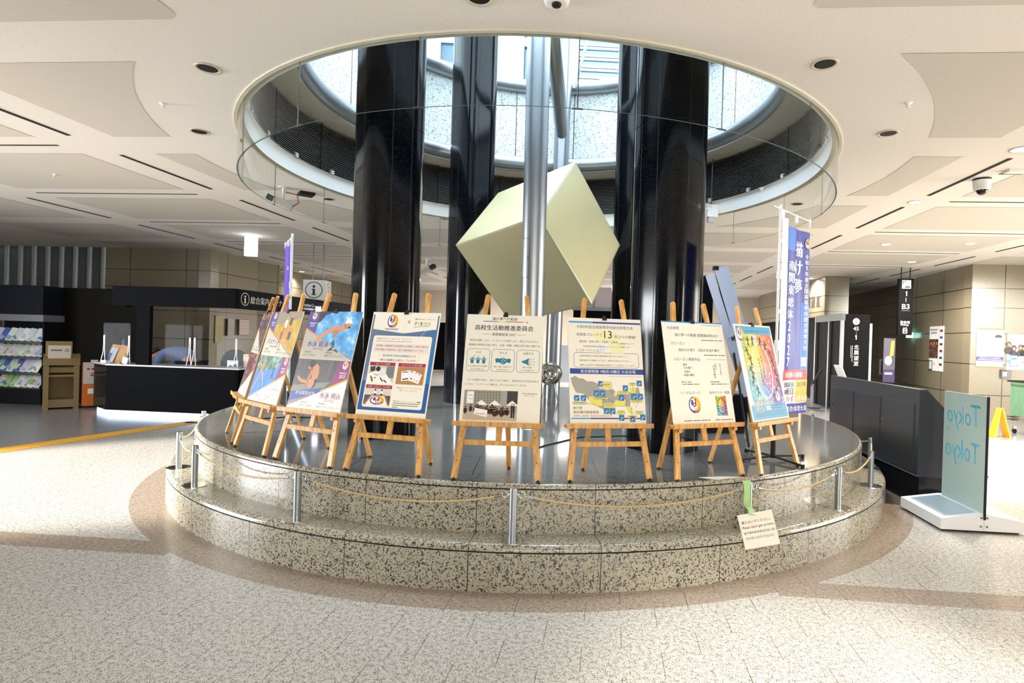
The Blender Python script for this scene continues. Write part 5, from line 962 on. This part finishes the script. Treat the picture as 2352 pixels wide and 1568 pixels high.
mb = MB(); mb.add([(-.01, -.02, .82), (.52, -.02, .82), (.52, .36, 1.0), (-.01, .36, 1.0), (-.01, -.02, .84), (.52, -.02, .84), (.52, .36, 1.02), (-.01, .36, 1.02)], [(0, 3, 2, 1), (4, 5, 6, 7), (0, 1, 5, 4), (1, 2, 6, 5), (2, 3, 7, 6), (3, 0, 4, 7)], wd_m); mb.build('sloping_top', wd)
mb = MB(); mb.bbox((.02, .2, .97), (.40, .22, 1.26), wd_m); mb.bbox((.055, .19, .93), (.38, .199, 1.18), K('d5cec4', 'white notice')); sh = Sheet(mb, (.055, .19, 1.18), (1, 0, 0), (0, 0, 1), (0, -1, 0)); sh.line(40, 90, 200, 90, 26, K('5a6470', 'slate ink'), 1); sh.ell(270, 90, 36, 36, GRY, 1, 16); mb.build('notice', wd)
ob = thing('collection_box', 'orange and white box on the floor left of the counter', 'box', W(-9.0, 2.39), radians(38)); orm = M('orange board', 'd8701c', .5)
mb = MB(); mb.bbox((0, 0, .04), (.34, .3, .46), orm); mb.bbox((0, 0, .46), (.34, .3, .86), orm); mb.build('body', ob); mb = MB(); mb.bbox((.02, .02, 0), (.32, .28, .04), darkp); mb.build('base', ob)
mb = MB(); mb.bbox((.015, -.006, .46), (.30, 0, .87), K('cfc8c4', 'white panel')); sh = Sheet(mb, (.015, -.006, .87), (1, 0, 0), (0, 0, 1), (0, -1, 0))
for k in range(3): sh.ell(72 + 68*k, 125, 22, 22, RED, 1, 12)
sh.ell(142, 232, 42, 38, K('a8403a', 'red emblem'), 1, 18); sh.rect(106, 222, 178, 230, WHT, 2); sh.line(80, 320, 200, 320, 10, GRY, 1); sh.rect(70, 500, 220, 600, WHT, 1); mb.build('front_panel', ob)
o = thing('small_white_box', 'small white box on top of the orange box', 'box', W(-8.96, 2.60, .861), radians(38)); mb = MB(); mb.bbox((-.055, -.04, 0), (.055, .04, .05), wplas); mb.build('body', o)
# yellow tactile line on the floor
yl = M('yellow tactile paving', 'e2a92c', .5, bump=.2, scale=40); mb = MB()
def strip(pts, w_):
    for (a, b_), (c_, d_) in zip(pts, pts[1:]):
        L_ = hypot(c_ - a, d_ - b_); nx, ny = -(d_ - b_)/L_*w_/2, (c_ - a)/L_*w_/2; mb.prism([(a - nx, b_ - ny), (c_ - nx, d_ - ny), (c_ + nx, d_ + ny), (a + nx, b_ + ny)], .0005, .004, yl)
strip([(-6.95, -3.2), (-6.55, -1.2), (-6.0, 1.42)], .30); strip([(-6.1, 1.42), (-4.9, 1.62), (-4.4, 3.0)], .26); strip([(4.4, 3.15), (6.9, 3.45)], .26); strip([(5.6, -1.4), (9.5, -.6)], .30)
struct(mb.build('trim_8', loc=(0, 7.7, 0), **RZ), 'yellow tactile paving line on the floor', 'tactile paving')
# ------------------------------------------------------------------ right: display desk, glass sign, cart, lift portal, posters
dk = thing('display_desk', 'large black slant-topped display desk right of the platform, its back to us', 'desk', W(4.11, -1.57), ANG)
LN = 2.35
def prof(y, pts, mt, mb): return [(x, y, z) for x, z in pts]
up_p = [(0, .31), (0, 1.19), (.07, 1.19), (.52, .72), (.52, .31)]; lo_p = [(.02, 0), (.02, .31), (.50, .31), (.44, 0)]
for nm, pp in (('upper_body', up_p), ('plinth', lo_p)):
    mb = MB(); n = len(pp); a = prof(0, pp, 0, 0); b_ = prof(LN, pp, 0, 0); mb.add(a + b_, [tuple(range(n)), tuple(range(n, 2*n))[::-1]] + [(k, n + k, n + (k + 1) % n, (k + 1) % n) for k in range(n)], M('dark grey metal', '2e3138', .33, vary=.1) if nm == 'upper_body' else M('black plinth', '14151a', .25, vary=.1)); mb.build(nm, dk)
mb = MB(); mb.bbox((-.002, .0, .306), (.522, LN, .312), M('grey seam', '8a8a88', .4)); mb.build('seam', dk)
dpn = M('dark grey door', '2b2d33', .3, vary=.1); gap = M('grey door gap', '4a4b50', .4, vary=0)
for k in range(3):
    y0 = .08 + .74*k; mb = MB(); mb.bbox((-.003, y0, .42), (0, y0 + .70, 1.04), gap); mb.bbox((-.006, y0 + .008, .428), (0, y0 + .692, 1.032), dpn); d_ = mb.build('door', dk)
    mb = MB(); mb.cyl((-.006, y0 + .66, .79), (-.016, y0 + .66, .79), .012, chrome, n=12); mb.build('lock', d_)
gsn = thing('glass_sign', 'frosted glass sign with mirrored brush lettering on a low white base', 'sign', W(4.28, -2.35), ANG)
fg = NT('frosted glass'); fg.b.inputs['Base Color'].default_value = lin('cfe0d8'); fg.b.inputs['Roughness'].default_value = .35; fg.b.inputs['Transmission Weight'].default_value = .28; fg.b.inputs['IOR'].default_value = 1.3
mb = MB(); mb.bbox((-.006, .0, .12), (.006, .64, 1.2), fg.m)
lb_m = M('light aqua lettering', '8fdcea', .4, vary=.03)
sh = Sheet(mb, (-.006, .64, 1.2), (0, -1, 0), (0, 0, 1), (-1, 0, 0))
def mtext(st, x0, x1, yc, h, shr, bold): 
    v, f = glyphs(st, bold); a, b_ = min(q[0] for q in v), max(q[0] for q in v); lo, hi = min(q[1] for q in v), max(q[1] for q in v); k_ = (x1 - x0)/(b_ - a)
    mb.add([sh.p(x1 - (q[0] - a + shr*q[1])*k_, yc - (q[1] - (lo + hi)/2)*h/(hi - lo), 3) for q in v], [tuple(g_)[::-1] for g_ in f], lb_m)
mtext('T', 420, 570, 190, 200, .1, .05); mtext('okyo', 60, 430, 235, 230, .12, .03); sh.rect(70, 350, 92, 385, lb_m, 3); mtext('Tokyo', 40, 560, 560, 250, .05, .035)
mb.build('glass', gsn)
mb = MB(); mb.bbox((-.008, -.012, .12), (.008, .002, 1.2), darkp); mb.bbox((-.008, -.03, .5), (.008, 0, .508), darkp); mb.build('edge_strip', gsn)
wm = M('white lacquered base', 'f2f2f2', .3, vary=.02)
pp = [(-.36, .02), (-.36, .115), (-.012, .17), (.012, .17), (.34, .115), (.34, .02)]
mb = MB(); a = [(x, 0, z) for x, z in pp]; b_ = [(x, .7, z) for x, z in pp]; n = 6; mb.add(a + b_, [tuple(range(n)), tuple(range(n, 2*n))[::-1]] + [(k, n + k, n + (k + 1) % n, (k + 1) % n) for k in range(n)], wm); mb.bbox((-.001, -.001, .02), (.001, 0, .17), GRY)
mb.build('base', gsn)
mb = MB(); mb.bbox((-.33, .03, 0), (.31, .67, .02), darkp); mb.build('plinth', gsn)
mb = MB(); mb.add([(-.30, .06, .126), (-.03, .06, .168), (-.03, .64, .168), (-.30, .64, .126)], [(0, 1, 2, 3)], M('pale blue glass inset', 'b9c6cc', .12)); mb.build('inset', gsn)
for x in (-.025, .025):
    for z in (.06, .135): mb = MB(); mb.cyl((x, 0, z), (x, -.004, z), .009, M('grey screw', '7a7c7c', .4, .6), n=12); mb.build('screw', gsn)
# floor sign, laundry cart
yw_ = M('bright yellow plastic', 'f2bf12', .4)
fs = thing('wet_floor_sign', 'yellow folding floor sign on the floor left of the green cart', 'floor sign', W(8.30, 3.72), ANG)
for nm, s_ in (('front_leaf', -1), ('rear_leaf', 1)):
    mb = MB()
    mb.bar((s_*.13 , 0, 0), (s_*.015, 0, .54), .20, .02, yw_, (1, 0, 0), taper=.6); mb.bar((s_*.135, 0, .0), (s_*.105, 0, .12), .21, .022, yw_, (1, 0, 0)); mb.build(nm, fs)
ct = thing('laundry_cart', 'green cloth laundry cart on castors at the right edge of the picture', 'cart', W(8.86, 3.75), ANG); gcl = M('green cart cloth', '6f9a7c', .7, vary=.2, bump=.4)
mb = MB(); mb.prism([(0, 0), (1.1, 0), (1.1, .55), (0, .55)], .36, 1.02, gcl); mb.add([(.0, -.004, .98), (.35, -.03, .99), (.3, -.05, .62), (.18, -.03, .45), (.05, -.004, .4)], [(0, 1, 2, 3, 4)][::-1], gcl); mb.build('bag', ct)
mb = MB()
for z in (.28, .33): mb.tube([(-.03, -.02, z), (1.1, -.02, z), (1.1, .57, z), (-.03, .57, z)], .012, chrome, 8, closed=True)
mb.tube([(-.04, -.03, 1.03), (1.1, -.03, 1.03), (1.1, .58, 1.03), (-.04, .58, 1.03)], .016, darkp, 8, closed=True); mb.tube([(.5, -.03, 1.0), (.42, -.05, .85), (.12, -.06, .22), (.10, -.06, .12)], .018, wplas, 8); mb.build('frame', ct)
for x, y in ((.10, -.06), (1.0, -.03), (.1, .56), (1.0, .56)): mb = MB(); mb.cyl((x - .015, y, .05), (x + .015, y, .05), .05, RUB, n=18); mb.box((x, y, .10), (.05, .04, .06), chrome); mb.build('castor', ct)
mb = MB(); mb.bbox((.0, -.04, .80), (.14, -.03, 1.0), K('f0eef4', 'white slip')); mb.build('paper_slip', ct)
# posters on the right walls
def wposter(u0, u1, z0, z1, lb, draw, nm='wall_poster', plane=6.07, grp='posters on the right walls'):
    o = thing(nm, lb, 'poster', W(u0, plane - .004), ANG, grp); mb = MB(); mb.bbox((0, -.008, z0), (u1 - u0, 0, z1), WHT); sh = Sheet(mb, (0, -.008, z1), (1, 0, 0), (0, 0, 1), (0, -1, 0)); draw(sh, (u1 - u0)*1000, (z1 - z0)*1000); mb.build('sheet', o); return o
def p_warn(s, w_, h):
    for yb in (0, h - 26):
        s.rect(0, yb, w_, yb + 26, GOLD, 1)
        for k in range(15): s.poly([(k*40 + 14, yb), (k*40 + 32, yb), (k*40 + 18, yb + 26), (k*40, yb + 26)], BLK, 2)
    s.rect(0, 26, w_, 110, K('f3e4ea', 'pale pink'), 1); s.text('撮影・のぞきに注意！', 60, w_ - 90, 70, K('d87a9a', 'pink lettering'), 2) if False else None
    s.ell(w_*.27, h*.34, 110, 130, K('f4ecb4', 'pale yellow'), 2, 20); s.poly([(20, h*.45), (180, h*.47), (250, h*.6), (230, h*.68), (20, h*.7)], K('e99ad0', 'pink'), 3)
    s.ell(w_*.8, h*.22, 80, 60, BLK, 3, 18, -190, 10); s.ell(w_*.8, h*.28, 66, 84, K('f6e0c8', 'pale peach'), 2, 18); s.rect(0, h*.72, w_, h*.83, K('3a2f9a', 'violet band'), 2); s.line(60, h*.755, w_ - 60, h*.755, 16, WHT, 3); s.line(30, h*.80, w_ - 20, h*.80, 16, WHT, 3); s.poly([(0, h*.83), (170, h*.83), (110, h*.96), (0, h*.96)], K('e99ad0', 'pink'), 2)
def p_vol(s, w_, h):
    s.text('Guide your p', 20, w_ - 5, 60, K('8f9bc0', 'pale blue lettering'), 2, shear=.15); s.text('for today', 120, w_ - 20, 120, K('8f9bc0', 'pale blue lettering'), 2, shear=.15)
    for k, (x, y, c_) in enumerate(((40, 240, '5a4038'), (150, 320, '3a1c22'), (290, 300, '6a5048'), (360, 310, '2c1c20'))): s.ell(x, y, 60, 70, K(c_, None), 2, 14); s.ell(x + 6, y + 16, 32, 40, SKIN, 3, 12); s.ell(x, y + 140, 80, 90, K('2a2430', None), 2, 14)
    s.rrect(70, 480, 240, 740, 18, NAVY, 5); s.rrect(82, 494, 228, 724, 12, WHT, 6); s.rect(90, 540, 220, 580, BLUE, 7); s.ell(40, 620, 44, 44, SKY, 4, 14); s.rect(260, 500, w_, 760, WHT, 4); s.line(280, 560, w_ - 10, 560, 12, GRY, 5); s.line(290, 640, w_ - 10, 640, 14, BLK, 5)
wposter(9.26, 9.84, 1.23, 2.12, 'warning poster with black and yellow striped edges on the right wall', p_warn)
wposter(9.91, 10.5, 1.20, 2.01, 'photo poster cut by the right edge of the picture', p_vol)
o = thing('card_reader', 'grey card box on the right wall below the posters', 'box', W(9.80, 6.066), ANG); mb = MB(); mb.bbox((0, -.05, 1.0), (.2, 0, 1.2), M('grey metal box', '6f7172', .5)); mb.bbox((.015, -.053, 1.05), (.095, -.05, 1.15), WHT); mb.bbox((.015, -.053, 1.155), (.095, -.05, 1.185), BLK); mb.build('body', o)
# on the side wall (runs back): local x along the wall towards the viewer
SA = atan2((W(9.13, 6.07) - W(9.42, 9.6)).y, (W(9.13, 6.07) - W(9.42, 9.6)).x)
def sposter(d0, d1, z0, z1, lb, draw):
    b0 = W(9.42, 9.6); d = Vector((cos(SA), sin(SA), 0)); n = Vector((sin(SA), -cos(SA), 0)); o = thing('wall_poster', lb, 'poster', b0 + d*d0 + n*.004, SA, 'posters on the right walls')
    mb = MB(); mb.bbox((0, -.008, z0), (d1 - d0, 0, z1), WHT); sh = Sheet(mb, (0, -.008, z1), (1, 0, 0), (0, 0, 1), (0, -1, 0)); draw(sh, (d1 - d0)*1000, (z1 - z0)*1000); mb.build('sheet', o)
def p_crowd(s, w_, h):
    s.line(30, 90, w_ - 40, 90, 40, K('8f9bc0', 'pale blue lettering'), 2); s.line(80, 170, w_ - 90, 170, 40, K('8f9bc0', 'pale blue lettering'), 2); s.rect(0, 330, w_, 820, CROWD, 1)
    for x, c_ in ((110, '3a2c2a'), (270, '55463f'), (400, '2b2326')): s.ell(x, 420, 60, 80, K(c_, None), 2, 12); s.ell(x, 440, 34, 46, SKIN, 3, 10)
    s.rect(0, 880, 200, h, K('3a4468', 'slate blue'), 2); s.rrect(30, 900, 170, h - 40, 16, WHT, 3); s.text('YES', 230, 340, 960, BLK, 2)
def p_list(s, w_, h):
    for k in range(6): s.line(50, 120 + 170*k, w_ - 60, 120 + 170*k, 60, (RED, NAVY, K('5a4038', None))[k % 3], 2)
sposter(1.58, 2.06, 1.06, 2.2, 'crowd photo poster on the right side wall', p_crowd); sposter(2.09, 2.34, 1.06, 2.2, 'narrow white list poster beside the crowd photo poster', p_list)
o = thing('wall_panel', 'grey wall box with white label behind the parking sign', 'box', W(10.0, 11.5), radians(-7.2), None); mb = MB(); mb.bbox((-.35, -.1, .80), (.0, 0, 1.2), M('grey metal box', '6f7172', .5)); mb.bbox((-.31, -.104, .98), (-.17, -.1, 1.08), WHT); mb.bbox((-.39, -.02, .76), (.04, .0, 1.24), WHT); mb.build('body', o)
o = thing('exit_sign', 'small glowing green exit sign on the right side wall', 'sign', W(9.30, 9.0, 1.98), ANG); mb = MB(); mb.bbox((-.06, -.14, -.07), (.0, .14, .07), M('glowing exit green', '9ff0e0', .4, vary=0, emit=3.)); mb.build('light_box', o)
# hanging parking sign
hs = thing('parking_sign', 'black hanging parking sign reading P and 1 to B3', 'sign', W(8.35, 5.0, 0) + Vector((0, 0, 0)), ANG - radians(4))
hs.location = (8.86, 13.5, 0)
mb = MB(); mb.bbox((-.16, -.06, 1.93), (.16, .06, 3.30), M('black sign face', '070708', .6, vary=.03, spec=.12)); sh = Sheet(mb, (-.16, -.06, 3.30), (1, 0, 0), (0, 0, 1), (0, -1, 0))
sh.rect(62, 40, 262, 245, WHT, 1); sh.text('P', 84, 146, 100, BLK, 2, bold=.03); sh.poly([(140, 190), (150, 160), (215, 160), (228, 190), (240, 195), (240, 222), (130, 222), (130, 195)], BLK, 2); sh.ell(152, 222, 12, 12, BLK, 2, 10); sh.ell(218, 222, 12, 12, BLK, 2, 10); sh.poly([(154, 186), (160, 168), (206, 168), (214, 186)], WHT, 3)
sh.poly([(148, 330), (168, 306), (182, 306), (182, 424), (162, 424), (162, 336), (148, 346)], WHT, 2); sh.rect(154, 470, 166, 565, WHT, 2); sh.text('B3', 76, 244, 680, WHT, 2, bold=.03); sh.line(60, 780, 250, 780, 5, GRY, 2); sh.text('駐車場', 50, 262, 1060, WHT, 2, bold=.02); sh.text('Parking', 60, 232, 1125, WHT, 2)
sh.rrect(110, 1210, 210, 1330, 14, WHT, 2); sh.rect(126, 1226, 194, 1256, BLK, 3); sh.rect(126, 1270, 194, 1314, BLK, 3); sh.poly([(120, 1200), (135, 1180), (150, 1200)], WHT, 2); sh.poly([(170, 1180), (200, 1180), (185, 1200)], WHT, 2); mb.build('board', hs)
for x in (-.1, .1): mb = MB(); mb.cyl((x, 0, 3.3), (x, 0, ZC), .012, darkp, n=8); mb.build('rod', hs)
# lift portal
lp = thing('lift_portal', 'black lift portal with steel posts and a tall black sign panel', 'portal', W(6.75, 7.1), ANG)
bp_ = M('black sign face', '070708', .6)
mb = MB(); mb.bbox((.0, 0, 0), (.62, .12, 2.42), bp_); sh = Sheet(mb, (0, 0, 2.42), (1, 0, 0), (0, 0, 1), (0, -1, 0))
sh.ell(290, 180, 82, 82, WHT, 1, 24); sh.rect(281, 130, 299, 230, BLK, 2); sh.text('45', 225, 355, 355, WHT, 1, bold=.02); sh.poly([(272, 540), (294, 515), (312, 515), (312, 628), (290, 628), (290, 545), (272, 558)], WHT, 1); sh.line(300, 430, 300, 500, 5, GRY, 1); sh.vtext('北展望室', 315, 750, 1290, WHT, 1, wd=120, bold=.02); sh.line(215, 780, 215, 1180, 14, GRY, 1); sh.line(180, 780, 180, 1080, 10, GRY, 1); mb.build('sign_panel', lp)
mb = MB(); mb.bbox((-.06, -.02, 2.26), (.02, 1.85, 2.44), M('steel lintel', '8f9aa0', .25, .9)); mb.build('lintel', lp)
for y in (.02, .82, 1.8): mb = MB(); mb.bbox((-.07, y - .04, 0), (.0, y + .04, 2.26), steel); mb.build('post', lp)
for y0, y1 in ((.06, .78), (.86, 1.76)): mb = MB(); mb.bbox((-.01, y0, 0), (.02, y1, 2.26), M('black lift door', '08090b', .6, spec=.15)); mb.build('door', lp)
mb = MB(); mb.bbox((.62, .05, 0), (.70, .13, 2.2), steel); mb.bbox((.7, .3, 0), (.72, 1.0, 2.2), M('pale lit glass', 'c6dfe0', .3, emit=.5)); mb.build('side_glass', lp)
lf = thing('wall_lettering', 'dark raised lettering on the wall above the lift portal', 'lettering', W(6.945, 10.9, 2.72), ANG); mb = MB()
sh = Sheet(mb, (0, 0, .42), (0, -1, 0), (0, 0, 1), (-1, 0, 0))
for i, c_ in enumerate('北展望室'): sh.text(c_, 20 + 400*i, 370 + 400*i, 210, K('3a342e', 'dark bronze'), 40, bold=.05)
mb.build('characters', lf)
mb = MB(); mb.bbox((6.95, 9.0, 2.45), (7.6, 16.2, ZC + .02), stone_wall.m); o = mb.build('wall_lift', loc=(0, 7.7, 0), **RZ); struct(o, 'granite wall band above the lift portal', 'wall')
mb = MB(); mb.bbox((7.1, 9.05, 0), (7.6, 16.2, 2.45), M('black lift door', '08090b', .6, spec=.15)); mb.bbox((7.07, 10.0, 0), (7.1, 10.06, 2.45), M('warm lit edge', 'ffe2b0', .4, emit=2.)); mb.bbox((7.07, 11.2, 0), (7.1, 11.25, 2.45), M('warm lit edge', 'ffe2b0', .4)); o = mb.build('wall_lift_lower', loc=(0, 7.7, 0), **RZ); struct(o, 'dark lift lobby wall with bright warm edges', 'wall')
mb = MB(); mb.bbox((7.36, 7.4, 0), (9.3, 9.6, ZC + .02), stone_wall.m) if False else None
for k, (u, v_, rz, hgt, lb) in enumerate(((6.62, 6.75, .2, 1.15, 'white slanted information stand behind the black desk'), (5.95, 7.9, -.5, 1.25, 'grey slanted tablet stand before the lift portal'), (6.25, 7.55, -.5, 1.0, 'dark slanted board stand before the lift portal'))):
    o = thing('slanted_stand', lb, 'stand', W(u, v_), ANG + rz, 'slanted stands by the lift portal'); m_ = (M('bright white panel', 'f3f4f4', .3), M('grey lavender panel', '9a9aa8', .4), M('dark speckled panel', '3c3c40', .5))[k]
    s_ = -1 if k == 0 else 1
    mb = MB(); mb.bar((-.10*s_, 0, .55*hgt), (.14*s_, 0, hgt), .30, .025, m_, (1, 0, 0)); mb.build('panel', o); mb = MB(); mb.bbox((-.06*s_ - .03, -.06, 0), (-.06*s_ + .03, .06, .62*hgt), M('grey lavender panel', '9a9aa8', .4)); mb.build('post', o); mb = MB(); mb.bbox((-.14, -.16, 0), (.14, .16, .015), darkp); mb.build('base', o)
qs = thing('queue_sign', 'small yellow notice on a steel pole beside the lift doors', 'sign', W(6.5, 10.0)); mb = MB(); mb.cyl((0, 0, 0), (0, 0, 1.2), .03, steel, n=14); mb.cyl((0, 0, 0), (0, 0, .02), .2, darkp, n=20); mb.build('pole', qs); mb = MB(); mb.box((0, -.03, 1.42), (.22, .02, .42), K('f2b63c', 'yellow notice')); mb.box((0.03, -.045, 1.38), (.14, .01, .2), SKY); mb.build('notice', qs); mb = MB(); mb.box((0, -.05, 1.0), (.12, .1, .3), wplas); mb.build('box', qs)
o = thing('wall_poster', 'dark violet and yellow poster right of the lift portal', 'poster', W(7.78, 7.25), ANG, 'posters on the right walls'); mb = MB(); mb.bbox((0, -.008, .75), (.28, 0, 1.85), K('4a4458', 'slate violet')); sh = Sheet(mb, (0, -.008, 1.85), (1, 0, 0), (0, 0, 1), (0, -1, 0)); sh.poly([(180, 60), (260, 50), (240, 420), (150, 480)], GOLD, 1); sh.ell(120, 560, 90, 120, GRY, 1, 14); sh.rect(0, 780, 280, 1100, K('2b1f4a', 'dark violet'), 2); sh.line(40, 880, 220, 880, 50, WHT, 3); mb.build('sheet', o)
mb = MB(); mb.bbox((7.74, 7.26, 0), (9.36, 7.5, ZC + .02), stone_wall.m); o = mb.build('wall_right_return', loc=(0, 7.7, 0), **RZ); struct(o, 'granite return wall beside the lift portal', 'wall') if False else bpy.data.objects.remove(o)
# ------------------------------------------------------------------ far background beyond the platform
fp_ = thing('dark_partition', 'dark low partition with grey top rail far back between the pillars', 'partition', (.9, 15.2, 0), ANG)
mb = MB(); mb.bbox((0, 0, 0), (2.6, .15, 2.36), nv); mb.build('panel', fp_); mb = MB(); mb.bbox((-.03, -.04, 2.36), (2.63, .18, 2.44), M('grey rail', '7b8088', .4)); mb.build('rail', fp_)
fw_ = thing('glazed_screen', 'pinkish glazed screen standing above the far dark partition', 'screen', (.9, 15.25, 2.441), ANG); mb = MB(); mb.bbox((0, .02, 0), (2.6, .05, .55), M('dull pink glass', 'a89aa0', .2)); mb.build('pane', fw_)
for x in (0, .55, 1.6, 2.6): mb = MB(); mb.bbox((x - .02, 0, 0), (x + .02, .07, .55), M('grey rail', '7b8088', .4)); mb.build('mullion', fw_)
fc = thing('black_counter', 'black box counter far back between the two left pillars', 'counter', (-3.4, 14.2, 0), ANG); mb = MB(); mb.bbox((0, 0, .74), (1.4, .5, 1.9), nv); mb.build('body', fc); 
for x in (.1, .7, 1.3): mb = MB(); mb.cyl((x, .25, 0), (x, .25, .74), .03, steel, n=12); mb.build('leg', fc)
for u, v_, w_, lb in ((-5.6, 15.5, 2.2, 'white lit glass entrance far back on the left'), (2.0, 16.9, 3.2, 'white lit glass entrance far back on the right')):
    o = thing('lit_entrance', lb, 'entrance', W(u, v_), ANG, 'bright entrances at the far end'); mb = MB(); mb.bbox((0, 0, 0), (w_, .05, 2.1), M('daylit glass', 'f3f0ee', .3, vary=0, emit=1.6)); mb.build('glass', o)
    for k in range(5): mb = MB(); mb.bbox((w_*k/4 - .02, -.03, 0), (w_*k/4 + .02, 0, 2.1), M('grey rail', '7b8088', .4)); mb.build('mullion', o)
rc = thing('traffic_cone', 'small red cone with white band on the floor behind the black cabinet', 'cone', (4.05, 13.0, 0)); mb = MB(); mb.bbox((-.17, -.17, 0), (.17, .17, .03), M('red plastic', 'd0301f', .4)); mb.lathe([(.13, .03), (.075, .38)], M('red plastic', 'd0301f', .4), n=20); mb.lathe([(.05, .52), (.02, .7), (0, .7)], M('red plastic', 'd0301f', .4), n=20); mb.build('body', rc); mb = MB(); mb.lathe([(.076, .38), (.05, .52)], WHT, n=20); mb.build('band', rc)
